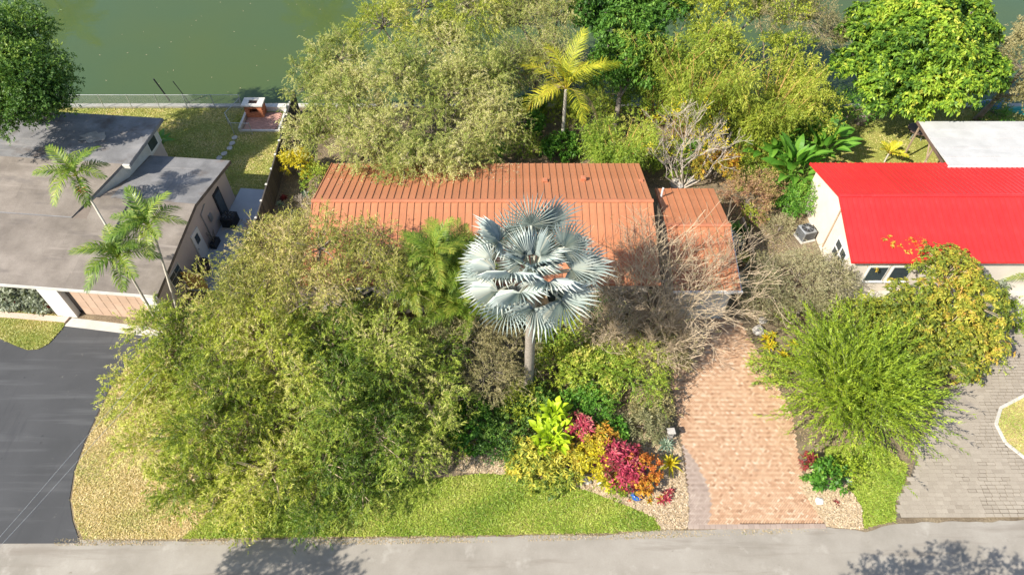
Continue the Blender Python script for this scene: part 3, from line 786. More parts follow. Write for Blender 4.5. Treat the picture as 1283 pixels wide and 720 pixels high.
# roof decks
def deck(mb, pts, th=0.16):
    """pts: plan polygon ccw with z"""
    mb.poly(pts); mb.poly([(x, y, z - th) for x, y, z in reversed(pts)])
    n = len(pts)
    for i in range(n):
        a, b = pts[i], pts[(i + 1) % n]
        mb.quad((a[0], a[1], a[2] - th), (b[0], b[1], b[2] - th), b, a)
zf = lambda v: 2.7 + 0.16 * v
rb_ = MB()
deck(rb_, [(UL, 0, zf(0)), (0, 0, zf(0)), (0.0, 5.9, zf(5.9)), (-5.8, 5.9, zf(5.9)), (-6.55, 4.4, zf(4.4)), (UL, 4.4, zf(4.4))])
deck(rb_, [(-5.6, 5.905, zf(5.9)), (0, 5.905, zf(5.9)), (0.05, 10.6, 2.9), (-5.1, 10.6, 2.9), (-5.1, 8.1, 3.29)])
lroof = rb_.build('roof', M['tar'], lh)
ur = MB()
deck(ur, [(UL, 4.42, zf(4.4) + .02), (-6.62, 4.42, zf(4.4) + .02), (-5.0, 8.1, 4.30), (UL, 8.1, 4.30)])
deck(ur, [(UL, 8.12, 4.30), (-4.62, 8.12, 4.30), (-4.82, 12.9, 4.02), (UL, 12.9, 4.02)], 0.2)
uroof = ur.build('upper_roof', M['tar_grey'], lh)
fa = MB(); fa.box(UL, 0.0, -0.05, -0.005, 2.52, 2.72); fa.build('fascia', M['offwhite'], lh)
fa = MB(); fa.quad((0.012, -.04, 2.5), (0.012, 5.9, zf(5.9) - .2), (0.012, 5.9, zf(5.9) + .012), (0.012, -.04, 2.712)); fa.quad((0.012, 5.9, zf(5.9) - .2), (0.06, 10.6, 2.7), (0.06, 10.6, 2.912), (0.012, 5.9, zf(5.9) + .012)); fa.build('rake_board', M['dark_wood'], lh)
fa = MB(); fa.obox((-4.80, 8.06, 4.06), 0.42, 0.10, 0.24, 0); fa.build('fascia_end', M['offwhite'], lh)
# roofing sheets, laid in courses
def courses(parent, u0, u1, v0, v1, z0, z1, mat, wv=0.95, lu=(3, 7), lim=None):
    n = int(round((v1 - v0) / wv))
    for i in range(n):
        va, vb = v0 + (v1 - v0) * i / n, v0 + (v1 - v0) * (i + 1) / n
        za, zb = z0 + (z1 - z0) * i / n, z0 + (z1 - z0) * (i + 1) / n
        u = u0
        while u < u1 - 0.2:
            ue = min(u1, u + R.uniform(*lu))
            if u1 - ue < 0.8: ue = u1
            r1 = ue if ue < u1 or lim is None else lim(va)
            r2 = ue if ue < u1 or lim is None else lim(vb)
            m_ = MB()
            d = 0.006 + R.uniform(0, .004)
            m_.hexa([(u + .002, va + .004, za + .001), (r1 - .002, va + .004, za + .001), (r2 - .002, vb + .008, zb + .001), (u + .002, vb + .008, zb + .001),
                     (u + .002, va + .004, za + d), (r1 - .002, va + .004, za + d), (r2 - .002, vb + .008, zb + d + .008), (u + .002, vb + .008, zb + d + .008)])
            m_.build('roofing_sheet', mat, parent)
            u = ue
M['tar_s'] = surf('roofing_sheet_brown', [(0.25, (0.150, 0.128, 0.108)), (0.5, (0.215, 0.186, 0.158)), (0.75, (0.285, 0.25, 0.215))], 0.8, 0.92, 25, 0.14, stains=[((0.12, 0.105, 0.098), 0.6, 0.54, 0.74, (0.4, 1.8, 1)), ((0.31, 0.27, 0.235), 0.9, 0.58, 0.78, (0.3, 2.4, 1))], rnd=0.06, bmp=0.005)
M['tar_g'] = surf('roofing_sheet_grey', [(0.25, (0.15, 0.148, 0.148)), (0.5, (0.21, 0.207, 0.207)), (0.75, (0.285, 0.28, 0.28))], 0.9, 0.9, 22, 0.14, stains=[((0.13, 0.105, 0.09), 0.6, 0.55, 0.72), ((0.32, 0.30, 0.285), 1.0, 0.58, 0.76, (0.3, 2.2, 1)), ((0.21, 0.13, 0.085), 0.35, 0.64, 0.76)], rnd=0.08, bmp=0.005)
courses(lroof, UL, 0.0, 0.02, 4.38, zf(0.02), zf(4.38), M['tar_s'])
courses(lroof, -5.75, 0.0, 4.4, 5.88, zf(4.4), zf(5.88), M['tar_s'], 0.75)
courses(lroof, -5.0, 0.02, 5.92, 10.58, zf(5.9), 2.9, M['tar_g'], 0.9, (1.6, 2.8))
courses(uroof, UL, -5.0, 4.46, 8.08, zf(4.4) + .03, 4.30, M['tar_s'], 0.9, (3, 7), lambda v: -6.6 + (v - 4.42) * 1.6 / 3.68)
courses(uroof, UL, -4.64, 8.16, 12.86, 4.30, 4.02, M['tar_g'], 0.94, (4, 8), lambda v: -4.64 - (v - 8.12) * 0.2 / 4.78)
p = w2l(at(118, 173, 4.1))
pt = MB(); n = 18
pt.poly([(p[0] + math.cos(2*math.pi*k/n) * (.75 + .2 * math.sin(3 * k)), p[1] + math.sin(2*math.pi*k/n) * (.55 + .15 * math.cos(2.3 * k)), 4.165) for k in range(n)])
pt.v = [(x, y, 4.30 - (y - 8.12) * .0586 + .026) for x, y, z in pt.v]
pt.build('roof_patch', M['tar_patch'], uroof)
p = w2l(at(171, 245, 3.7))
v = MB(); v.tube([(p[0] - .16, p[1], 3.70), (p[0] + .10, p[1], 3.70)], 0.17, 10); v.tube([(p[0], p[1], 3.45), (p[0], p[1], 3.6)], 0.09, 8); v.build('roof_vent', M['white'], lroof)
p = w2l(at(61, 218, 4.1))
v = MB(); v.tube([(p[0], p[1], 3.7), (p[0], p[1], 4.25)], 0.05, 6); v.build('vent_pipe', M['galv'], uroof)
# garage front
for (ua, ub, nm, mt) in ((-6.85, -5.72, 'pilaster', M['white']), (-1.12, -0.43, 'pilaster', M['white'])):
    q = MB(); q.box(ua, ub, 0.10, 0.44, 0, 2.53); q.build(nm, mt, lh)
q = MB(); q.box(-5.72, -5.36, 0.60, 0.9, 0, 2.53); q.build('jamb', M['dark_wood'], lh)
q = MB(); q.box(-5.34, -1.13, 0.36, 0.44, 0.05, 2.5); gdo = q.build('garage_door', M['tan_door'], lh)
for r_ in range(4):
    for c_ in range(8):
        q = MB(); ua = -5.30 + c_ * .517; za = .09 + r_ * .6
        q.box(ua + .03, ua + .487, .345, .357, za + .035, za + .565); q.build('door_panel', M['tan_door'], gdo)
# side wall openings
def on_wall(name, v0, v1, z0, z1, mat, d=0.05, parent=lh):
    q = MB(); q.box(-0.418, -0.418 + d, v0, v1, z0, z1); return q.build(name, mat, parent)
d_ = on_wall('door', 4.75, 5.65, 0.06, 2.1, M['white'], 0.06)
q = MB(); q.box(-0.356, -0.348, 5.0, 5.4, 1.25, 1.85); q.build('pane', M['glass'], d_)
q = MB(); q.lathe((-0.33, 4.85, 1.0), [(.03, 0), (.04, .03), (.03, .06)], 8); q.build('handle', M['grey_metal'], d_)
wnd = on_wall('window', 1.7, 2.9, 0.95, 2.05, M['offwhite'], 0.05)
for i in range(2):
    for j in range(3):
        q = MB(); q.box(-0.366, -0.358, 1.76 + i * .56, 2.28 + i * .56, 1.0 + j * .345, 1.31 + j * .345); q.build('pane', M['glass'], wnd)
d_ = on_wall('side_door', 8.15, 9.0, 0.15, 2.2, M['charcoal'], 0.06)
q = MB(); q.box(-0.356, -0.346, 8.25, 8.9, 0.35, 2.05); q.build('pane', M['glass'], d_)
q = MB(); q.tube([(-0.36, 6.4, 0.2), (-0.36, 6.4, 2.3), (-0.36, 7.1, 2.5)], 0.03, 5); q.build('conduit', M['grey_metal'], lh)
q = MB(); q.box(-0.416, -0.30, 6.95, 7.25, 1.2, 1.65); q.build('meter_box', M['grey_metal'], lh)
w_ = MB(); w_.box(-5.22, -5.18, 10.9, 12.0, 2.75, 3.6); 
uw = w_.build('upper_window', M['white'], lh)
q = MB(); q.box(-5.18, -5.17, 11.0, 11.9, 2.85, 3.5); q.build('pane', M['glass'], uw)
# side walk
mb = MB()
A_ = [l2w(-0.40, 2.6), l2w(1.5, 2.6), l2w(1.55, 11.2), l2w(-0.40, 11.2)]
mb.prism([(p.x, p.y) for p in A_], 0.0, 0.10)
tag(mb.build('side_walk', M['walk']), kind='structure')
# red mulch bed at the left front
A_ = [l2w(-14, 0.55), l2w(-6.9, 0.55), l2w(-6.9, 1.28), l2w(-14, 1.28)]
sheet('front_bed', [(p.x, p.y) for p in A_], 0.06, M['redmulch'])

def ac_unit(name, label, loc, rz, body, fan):
    t = thing(name, label, 'air conditioner', loc, rz)
    q = MB(); q.obox((0, 0, 0), 1.0, 1.0, 0.06); q.build('pad', M['concrete'], t)
    q = MB(); q.obox((0, 0, .065), .8, .8, .72, 0, .04)
    b = q.build('cabinet', body, t)
    for k in range(4):
        a = k * math.pi / 2
        for j in range(7):
            s = MB(); s.box(-.36, .36, -.412, -.402, .14 + j * .085, .175 + j * .085)
            o = s.build('louvre', fan, b); o.rotation_euler = (0, 0, a)
    q = MB(); q.lathe((0, 0, .787), [(.36, 0), (.36, .02), (.33, .03)], 20); g_ = q.build('fan_grille', fan, t)
    q = MB(); q.lathe((0, 0, .818), [(.11, 0), (.1, .03), (.03, .04)], 12); q.build('fan_hub', body, g_)
    for k in range(8):
        a = k * math.pi / 4
        s = MB(); s.tube([(.1 * math.cos(a), .1 * math.sin(a), .825), (.34 * math.cos(a), .34 * math.sin(a), .822)], .009, 4); s.build('grille_bar', M['grey_metal'], g_)
    return t
p = l2w(0.22, 7.9, .1)
ac_unit('air_conditioner', 'dark air conditioner unit on the walk beside the mauve wall', p, TH, M['charcoal'], M['charcoal'])
p = at(1007, 297, 0)
ac_unit('air_conditioner', 'grey air conditioner unit beside the cream gable of the red roofed house', p, 0.3, M['grey_metal'], M['charcoal'])
# brown barrel bin by the side wall
p = l2w(0.1, 4.0, .1)
bn = thing('bin', 'brown open plastic bin on the walk below the mauve wall', 'bin', p, TH)
q = MB(); q.lathe((0, 0, 0), [(.30, 0), (.40, .6), (.43, .62), (.43, .68), (.37, .68), (.33, .25)], 14); q.build('body', M['brown'], bn, True)
q = MB(); q.tube([(.43 * math.cos(a), .43 * math.sin(a), .69) for a in np.linspace(0, 2*math.pi, 15)], .025, 5); q.build('rim', M['dark_wood'], bn)
# dark bags / planters by the wall
p = l2w(-0.1, 6.1, .1)
bn = thing('planter', 'small dark planter with straggly stems beside the white side door', 'planter', p, TH)
q = MB(); q.obox((0, 0, 0), .35, .7, .4, 0, .03); q.build('box', M['charcoal'], bn)
q = MB()
for k in range(14):
    a = R.uniform(0, 6.28); q.tube([(R.uniform(-.1, .1), R.uniform(-.25, .25), .38), (.2 * math.cos(a), .35 * math.sin(a), .8 + R.random() * .4)], .012, 3)
q.build('stems', M['bark_grey'], bn)
# orange plank gate
gt = thing('plank_gate', 'orange wooden plank gate at the end of the side walk', 'gate', l2w(0.0, 2.65, 0), TH)
for k in range(7):
    q = MB(); q.box(-.34 + k * .17, -.185 + k * .17, -.02, .02, .12, 1.55 + R.uniform(-.03, .03)); q.build('plank', M['orange_wood'], gt)
for z in (.4, 1.25):
    q = MB(); q.box(-.34, .83, .022, .06, z, z + .09); q.build('rail', M['orange_wood'], gt)
# dark panel fence between the lots
FA, FB = at(364, 146, 0), at(312, 282, 0)
FP = [Vector((-15.55, 41.9, 0)), Vector((-15.2, 33.4, 0)), Vector((-15.1, 29.0, 0)), Vector((-15.4, 25.2, 0))]
fn = thing('panel_fence', 'dark brown board fence with capped posts between left yard and palm garden', 'fence', FP[1])
def seg_pts(P, step):
    out = []
    for a, b in zip(P[:-1], P[1:]):
        n = max(1, int(round((b - a).length / step)))
        out += [a + (b - a) * (k / n) for k in range(n)]
    return out + [P[-1]]
sp = seg_pts(FP, 1.5)
for i, a in enumerate(sp):
    q = MB(); q.obox(a - FP[1], .11, .11, 1.82); q.build('post', M['fence'], fn)
    q = MB(); q.obox((a - FP[1]) + Vector((0, 0, 1.823)), .14, .14, .05, 0, .015); q.build('post_cap', M['offwhite'], fn)
    if i + 1 < len(sp):
        b = sp[i + 1]; d = b - a; an = math.atan2(d.y, d.x); L = d.length
        c = (a + b) / 2 - FP[1]
        q = MB(); q.obox(c + Vector((0, 0, .06)), L - .13, .03, 1.66, an); pn = q.build('fence_panel', M['fence'], fn)
        for k in range(9):
            cc = a + d * ((k + .5) / 9 * .9 + .05) - FP[1]
            q = MB(); q.obox(cc + Vector((0, 0, .04)), L * .1 - .03, .055, 1.70, an); q.build('board', M['fence'], pn)
        q = MB(); q.obox(c + Vector((0, 0, 1.745)), L - .12, .08, .04, an); q.build('top_rail', M['fence'], fn)

# chain link fence at the lake
def chain_fence(name, label, pts, h, step=2.0, wire=0.0065):
    f = thing(name, label, 'fence', pts[0])
    o = pts[0]
    sp = seg_pts(pts, step)
    for p in sp:
        q = MB(); q.tube([p - o, p - o + Vector((0, 0, h + .04))], .028, 7); q.build('post', M['galv'], f)
    q = MB()
    for a, b in zip(sp[:-1], sp[1:]): q.tube([a - o + Vector((0, 0, h)), b - o + Vector((0, 0, h))], .02, 6)
    q.build('top_rail', M['galv'], f)
    q = MB()
    for a, b in zip(pts[:-1], pts[1:]):
        d = b - a; L = d.length; d.normalize()
        n = int((L + h) / .085)
        for s in (1, -1):
            for k in range(n):
                x0 = k * .085 - h
                pa, pb = (x0, 0.04), (x0 + h, h)
                if s < 0: pa, pb = (x0 + h, .04), (x0, h)
                # clip to 0..L
                def cl(p, r):
                    if p[0] < 0: t = (0 - p[0]) / (r[0] - p[0]); return (0, p[1] + t * (r[1] - p[1]))
                    if p[0] > L: t = (L - p[0]) / (r[0] - p[0]); return (L, p[1] + t * (r[1] - p[1]))
                    return p
                if max(pa[0], pb[0]) <= 0 or min(pa[0], pb[0]) >= L: continue
                pa, pb = cl(pa, pb), cl(pb, pa)
                A, B = a - o + d * pa[0] + Vector((0, 0, pa[1])), a - o + d * pb[0] + Vector((0, 0, pb[1]))
                n_ = Vector((-d.y, d.x, 0)) * wire; u_ = Vector((0, 0, wire))
                q.quad(A - u_, B - u_, B + u_, A + u_)
    o_ = q.build('chain_link', M['galv'], f); o_['kind'] = 'stuff'
    return f
chain_fence('chain_link_fence', 'galvanised chain link fence along the green lake edge', [Vector((-36, LAKE_Y - .42, 0)), Vector((-19.75, LAKE_Y - .42, 0))], 1.2)
chain_fence('chain_link_fence', 'short chain link panel in front of the brick barbecue patio', [Vector((-19.75, LAKE_Y - .6, 0)), Vector((-20.3, 40.4, 0)), Vector((-19.6, 39.25, 0)), Vector((-18.3, 39.2, 0))], 1.0, 1.2, 0.004)
for (a, b, lb) in (((213, 127), (202, 97), 'thick dark leaning pole standing beside the lake fence'), ((238, 130), (226, 103), 'thin dark leaning rod stuck in the lawn by the lake')):
    A = at(*a, 0); B = at(b[0], b[1], 1.75); B.y = A.y - .05
    B = Vector((A.x - (.42 if 'thick' in lb else .5), A.y - .08, 1.95))
    q = MB(); q.tube([A, A.lerp(B, .5) + Vector((0.01, 0, 0)), B], .055 if 'thick' in lb else .03, 6)
    tag(q.build('garden_pole', M['charcoal']), lb, 'pole')

# barbecue patio
PX0, PX1, PY0, PY1 = -19.35, -16.45, 39.55, 42.35
pt_ = thing('barbecue_patio', 'low walled patio of worn red brick at the lake edge', 'patio', ((PX0 + PX1) / 2, (PY0 + PY1) / 2, 0))
OX, OY = pt_.location.x, pt_.location.y
bmesh_ = MB().obox((0, 0, 0), .228, .113, .07, 0, .006).mesh('brick', M['patio_brick'])
nx, ny = 11, 17
for j in range(ny):
    for i in range(nx):
        x = PX0 + .28 + (i + (.5 if j % 2 else 0)) * .235; y = PY0 + .26 + j * .118
        if x < PX1 - .3: inst('brick', bmesh_, pt_, (x - OX, y - OY, .02 + R.uniform(-.004, .004)))
for (a, b, c, d, h, nm) in ((PX0, PX0 + .16, PY0, PY1, .34, 'left_kerb'), (PX0 + .162, PX1, PY0, PY0 + .15, .12, 'front_kerb'), (PX0 + .162, PX1, PY1 - .42, PY1, .42, 'bench_wall'), (PX1 - .14, PX1, PY0 + .152, PY1 - .422, .2, 'right_kerb')):
    q = MB(); q.box(a - OX, b - OX, c - OY, d - OY, 0, h); q.build(nm, M['offwhite'], pt_)
bq = thing('brick_barbecue', 'orange brick barbecue with white slab top at the lake edge', 'barbecue', (-18.55, 41.55, .09))
brk = MB().obox((0, 0, 0), .30, .13, .095, 0, .006).mesh('brick', M['bbq_brick'])
for k in range(9):
    z = k * .105
    for i in range(4):
        for yy in (-.36, .36):
            if yy < 0 and k in (4, 5, 6) and i in (1, 2): continue
            inst('brick', brk, bq, (-.46 + i * .31 + (.04 if k % 2 else 0), yy, z))
    for xx in (-.53, .56):
        inst('brick', brk, bq, (xx, -.15, z), (0, 0, math.pi / 2)); inst('brick', brk, bq, (xx, .16, z), (0, 0, math.pi / 2))
q = MB()
q.box(-.74, .76, -.5, -.22, .95, 1.05); q.box(-.74, .76, .22, .5, .95, 1.05); q.box(-.74, -.3, -.219, .219, .95, 1.05); q.box(.32, .76, -.219, .219, .95, 1.05)
q.build('top_slab', M['offwhite'], bq)
q = MB()
for i in range(9): q.tube([(-.29 + i * .074, -.215, 1.0), (-.29 + i * .074, .215, 1.0)], .012, 5)
q.build('grill', M['charcoal'], bq)
q = MB(); q.box(-.29, .31, -.21, .21, .55, .6); q.build('fire_floor', M['charcoal'], bq)
# stepping stones
for i, (px, py) in enumerate(((294, 173), (291, 180), (288, 186), (281, 193), (275, 198))):
    c = at(px, py, 0)
    n = 9
    q = MB(); q.prism([(c.x + .21 * math.cos(2*math.pi*k/n) * R.uniform(.85, 1.1), c.y + .24 * math.sin(2*math.pi*k/n) * R.uniform(.85, 1.1)) for k in range(n)], 0.0, .055)
    o = q.build('stepping_stone', M['stone'])
    tag(o, ['pale stepping stone nearest the brick patio', 'second stepping stone from the brick patio', 'middle one of the five stepping stones on the left lawn', 'fourth stepping stone from the brick patio', 'stepping stone nearest the grey roofed house'][i], 'stepping stone', 'stepping stones across the left backyard')

# fallen leaves on the orange roofs
def roof_leaves(name, label, x0, x1, ya, yb, zfun, n):
    Q = np.stack([NR.uniform(x0, x1, n), ya + (yb - ya) * NR.random(n) ** 2.2], 1)
    a = NR.uniform(0, 6.28, n); L = NR.uniform(.03, .08, n)
    d = np.stack([np.cos(a), np.sin(a), NR.normal(0, .15, n)], 1) * L[:, None]
    e = np.stack([-np.sin(a), np.cos(a), NR.normal(0, .15, n)], 1) * (L * .4)[:, None]
    b = np.column_stack([Q, [zfun(y) for y in Q[:, 1]]])
    o = link(bpy.data.objects.new(name, quads_mesh(name, np.stack([b - d, b + e, b + d, b - e], 1), np.clip(NR.normal(.6, .3, n), 0, 1), M['litter'])))
    tag(o, label, 'leaf litter', None, 'stuff')
roof_leaves('roof_leaves', 'fallen leaves along the rear eave of the orange roof', -10.8, 0.5, 32.4, 29.6, lambda y: 4.3 - (y - 27.75) * 1.3 / 4.75 + .06, 700)
roof_leaves('garage_roof_leaves', 'fallen twigs and leaves on the garage roof front', 8.6, 11.8, 22.8, 26.3, lambda y: 2.7 + (y - 22.7) * .92 / 3.85 + .06, 320)

# ------------------------------------------------------------------ plant builders
def nrm(a):
    return a / np.maximum(np.linalg.norm(a, axis=-1, keepdims=True), 1e-9)

def leaf_quads(b, d, L, Wd, up=None, fold=0.12, droop=0.12, tri=False):
    n = len(b)
    hint = NR.normal(0, .42, (n, 3)) + np.array([0, 0, 1.0]) if up is None else up + NR.normal(0, .35, (n, 3))
    side = nrm(np.cross(d, hint))
    nn = np.cross(side, d)
    L = np.broadcast_to(L, (n,))[:, None]; Wd = np.broadcast_to(Wd, (n,))[:, None]
    tip = b + d * L; tip = tip - np.array([0, 0, 1.0]) * L * droop
    if tri:
        m = b + d * L * .12
        return np.stack([m + side * Wd, tip, m - side * Wd], 1)
    m = b + d * L * .48
    return np.stack([b, m + side * Wd + nn * L * fold, tip, m - side * Wd + nn * L * fold], 1)

def sprig_leaves(P, D, L, droop, m, spread, jit=.06):
    n = len(P)
    t = np.linspace(.12, 1.0, m)[None, :] + NR.normal(0, jit, (n, m))
    Lb = np.broadcast_to(L, (n,))[:, None, None]
    dr = np.broadcast_to(droop, (n,))[:, None, None]
    dn = np.array([0, 0, -1.0])
    pos = P[:, None, :] + D[:, None, :] * Lb * t[..., None] + dn * dr * Lb * (t[..., None] ** 2)
    tan = nrm(D[:, None, :] + 2 * dr * dn * t[..., None])
    lat = nrm(np.cross(tan, NR.normal(0, 1, (n, m, 3))))
    d = nrm(tan * (1 - spread) + lat * spread)
    return pos.reshape(-1, 3), d.reshape(-1, 3), np.repeat(np.arange(n), m)

def sprig_twigs(P, D, L, droop, r=.008, k=2):
    n = len(P)
    Lb = np.broadcast_to(L, (n,))[:, None]; dr = np.broadcast_to(droop, (n,))[:, None]
    dn = np.array([0, 0, -1.0])
    out = []
    for i in range(k):
        a, b = i / k, (i + 1) / k
        A = P + D * Lb * a + dn * dr * Lb * a * a
        B = P + D * Lb * b + dn * dr * Lb * b * b
        for sd in (np.array([.3, -.95, 0]),):
            s = nrm(np.cross(B - A, sd + .01)) * r
            out.append(np.stack([A - s * (1.2 - a), A + s * (1.2 - a), B + s * (1.2 - b), B - s * (1.2 - b)], 1))
    return np.concatenate(out)

def lobe_points(lobes, dens, zlow=-0.35, shell=(.72, 1.08), gaps=.0, inner=.15, gscale=1.0):
    """cluster points spread over and inside a union of ellipsoid lobes; returns positions and outward directions"""
    C = np.array([l[0] for l in lobes]); Rr = np.array([l[1] for l in lobes])
    PP, DD = [], []
    for i in range(len(lobes)):
        r = Rr[i]
        area = 4 * math.pi * ((r[0]*r[1])**1.6 / 3 + (r[0]*r[2])**1.6 / 3 + (r[1]*r[2])**1.6 / 3) ** (1 / 1.6)
        n = int(area * dens)
        u = nrm(NR.normal(0, 1, (n, 3)))
        u = u[u[:, 2] > zlow]
        k = NR.uniform(shell[0], shell[1], len(u))
        inn = NR.random(len(u)) < inner
        k[inn] = NR.uniform(.35, shell[0], inn.sum())
        wob = 1 + .10 * np.sin(u[:, 0] * 5 + i) + .10 * np.sin(u[:, 1] * 6 + 2 * i) + .08 * np.sin(u[:, 2] * 7 + u[:, 0] * 4)
        p = C[i] + u * r * (k * wob)[:, None]
        keep = np.ones(len(p), bool)
        for j in range(len(lobes)):
            if j == i: continue
            keep &= (((p - C[j]) / (Rr[j] * .74)) ** 2).sum(1) > 1
        PP.append(p[keep]); DD.append(nrm(u / r)[keep])
    P, D = np.concatenate(PP), np.concatenate(DD)
    if gaps > 0:
        q = P * gscale
        f = np.sin(q[:, 0]*2.1 + np.sin(q[:, 1]*1.7)*1.3) + np.sin(q[:, 1]*2.4 + np.sin(q[:, 2]*2.2)*1.1 + 1) + np.sin(q[:, 2]*2.6 + q[:, 0]*.9 + 2)
        keep = f > (-2.6 + 2.2 * gaps)
        P, D = P[keep], D[keep]
    k = P[:, 2] > .06
    return P[k], D[k]

def clumps(lobes, n=9, k=.42, flat=.75):
    """break each big lobe into smaller overlapping leaf clumps"""
    out = []
    for c, r in lobes:
        r = np.array(r); c = np.array(c)
        nn = max(5, int(n * (r[0] / 2.0) ** 1.3))
        for i in range(nn):
            z = 1 - 1.45 * (i + .5) / nn
            a = i * 2.39996 + R.random()
            q = math.sqrt(max(0, 1 - z * z))
            u = np.array([q * math.cos(a), q * math.sin(a), z]) * R.uniform(.62, .86)
            s = k * R.uniform(.75, 1.25) * max(.8, 1.6 / r[0] ** .5 * .8)
            out.append((tuple(c + u * r), r * s * np.array([1, 1, flat])))
        out.append((tuple(c - np.array([0, 0, .1]) * r), r * .45))
    return out

def limbs(parent, base, lobes, P, bark, tr=.2, frac=.12, fork=.35, trunk_name='trunk'):
    """tapered trunk, limbs to each lobe, branches on to a share of the clusters (all local to base)"""
    b = Vector(base)
    cs = [Vector(l[0]) for l in lobes]
    ctr = sum(cs, Vector()) / len(cs)
    f = Vector((ctr.x * fork, ctr.y * fork, max(.5, ctr.z * .42)))
    t = MB()
    t.tube([(0, 0, -.05), (f.x * .3, f.y * .3, f.z * .35), (f.x * .7 + .04, f.y * .7, f.z * .75), tuple(f)], [tr * 1.35, tr, tr * .9, tr * .8], 8)
    t.build(trunk_name, bark, parent, True)
    m = MB()
    for c in cs:
        e = c
        mid = f.lerp(e, .5) + Vector((R.uniform(-.25, .25), R.uniform(-.25, .25), .18 * (e - f).length * .5))
        m.tube([f, f.lerp(mid, .5) + Vector((0, 0, .05)), mid, e], [tr * .6, tr * .5, tr * .38, tr * .22], 6)
    idx = NR.random(len(P)) < frac
    Ca = np.array([tuple(c) for c in cs])
    for p in P[idx]:
        k = int(((Ca - p) ** 2).sum(1).argmin())
        c = cs[k]; e = Vector(p)
        mid = c.lerp(e, .5) + Vector((R.uniform(-.12, .12), R.uniform(-.12, .12), .1))
        m.tube([c, mid, e], [tr * .2, tr * .13, .008], 4, False)
    m.build('branches', bark, parent, True)

def foliage(parent, name, P, D, st, mat):
    """st: n per cluster, L, droop, m, ll, lw, spread, wander, up"""
    n = st.get('n', 3)
    Pk = np.repeat(P, n, 0) + NR.normal(0, st.get('scatter', .12), (len(P) * n, 3))
    Dk = nrm(np.repeat(D, n, 0) + NR.normal(0, st.get('wander', .6), (len(P) * n, 3)) + np.array([0, 0, st.get('up', 0.15)]))
    k = len(Pk)
    L = st['L'] * NR.uniform(.55, 1.3, k)
    dr = st['droop'] * NR.uniform(.5, 1.5, k)
    b, d, ix = sprig_leaves(Pk, Dk, L, dr, st['m'], st['spread'])
    ll = st['ll'] * NR.uniform(.65, 1.3, len(b)); lw = st['lw'] * NR.uniform(.7, 1.3, len(b))
    V = leaf_quads(b, d, ll, lw, None, st.get('fold', .1), st.get('ldroop', .1), st.get('tri', False))
    ct = np.repeat(NR.normal(0, st.get('cv', .13), len(P)), n)
    zt = 0.0
    big = .16 * np.sin(Pk[:, 0] * .9 + np.sin(Pk[:, 1] * .8) * 1.5) * st.get('patch', 1.0)
    t = st.get('t', .45) + ct[ix] + big[ix] + NR.normal(0, st.get('lv', .12), len(b))
    q = quads_mesh(name, V, t, mat)
    o = link(bpy.data.objects.new(name, q), parent)
    if st.get('twig'):
        tv = sprig_twigs(Pk, Dk, L, dr, st.get('twr', .008))
        o2 = link(bpy.data.objects.new('twigs', quads_mesh('twigs', tv, np.full(len(tv), .5), M[st['twig']])), parent)
        o2['kind'] = 'stuff'
    return o

WEEP = dict(tri=True, n=4, L=.74, droop=.36, m=20, ll=.155, lw=.019, spread=.46, wander=.42, up=.25, twig='bark_pale', twr=.005, scatter=.18, cv=.17)
STY = {
 'weep': WEEP,
 'dense': dict(tri=True, n=5, L=.35, droop=.1, m=7, ll=.15, lw=.042, spread=.6, wander=.8, scatter=.16, up=.2),
 'round': dict(n=3, L=.24, droop=.25, m=9, ll=.22, lw=.05, spread=.62, wander=.5, scatter=.1, ldroop=.25, up=.3),
 'rosette': dict(n=1, L=.09, droop=.0, m=10, ll=.28, lw=.068, spread=.80, wander=.35, scatter=.05, ldroop=.18, up=.5, cv=.2, fold=.16, lv=.08),
 'bush': dict(tri=True, n=4, L=.4, droop=.12, m=8, ll=.13, lw=.030, spread=.55, wander=.7, scatter=.14, up=.3),
 'fine': dict(tri=True, n=5, L=.5, droop=.2, m=13, ll=.10, lw=.015, spread=.5, wander=.8, scatter=.16, up=.3, twig='bark_pale', twr=.006),
 'bamboo': dict(tri=True, n=3, L=.7, droop=.5, m=10, ll=.20, lw=.022, spread=.45, wander=.6, scatter=.15, up=.6),
 'schef': dict(n=1, L=.06, droop=0, m=10, ll=.19, lw=.032, spread=.88, wander=.35, scatter=.12, up=.8, ldroop=.2, cv=.22),
 'croton': dict(n=2, L=.28, droop=-.1, m=12, ll=.20, lw=.03, spread=.66, wander=.4, scatter=.08, up=.9, ldroop=.2),
}

def L_(px, py, z, rx, ry=None, rz=None):
    c = at(px, py, z)
    return (c, (rx, ry or rx, rz or rx * .8))

def tree(name, label, cat, base, lobes, style, leaf, dens, bark='bark_grey', tr=.18, gaps=.3, group=None, frac=.1, zlow=-.35, inner=.15, over=None, fork=.35, gscale=1.0, crown='crown', clump=None):
    b = Vector((base[0], base[1], 0.0))
    t = thing(name, label, cat, b, 0, group)
    lb = [((c[0] - b.x, c[1] - b.y, c[2]), np.array(r)) for c, r in lobes]
    big = lb
    if clump: lb2 = clumps(lb, *clump)
    else: lb2 = lb
    P, D = lobe_points(lb2, dens * (.8 if clump else 1), zlow, gaps=gaps, inner=inner, gscale=gscale)
    st = dict(STY[style]); st.update(over or {})
    limbs(t, b, lb, P, M[bark], tr, frac, fork)
    foliage(t, crown, P, D, st, M[leaf])
    return t

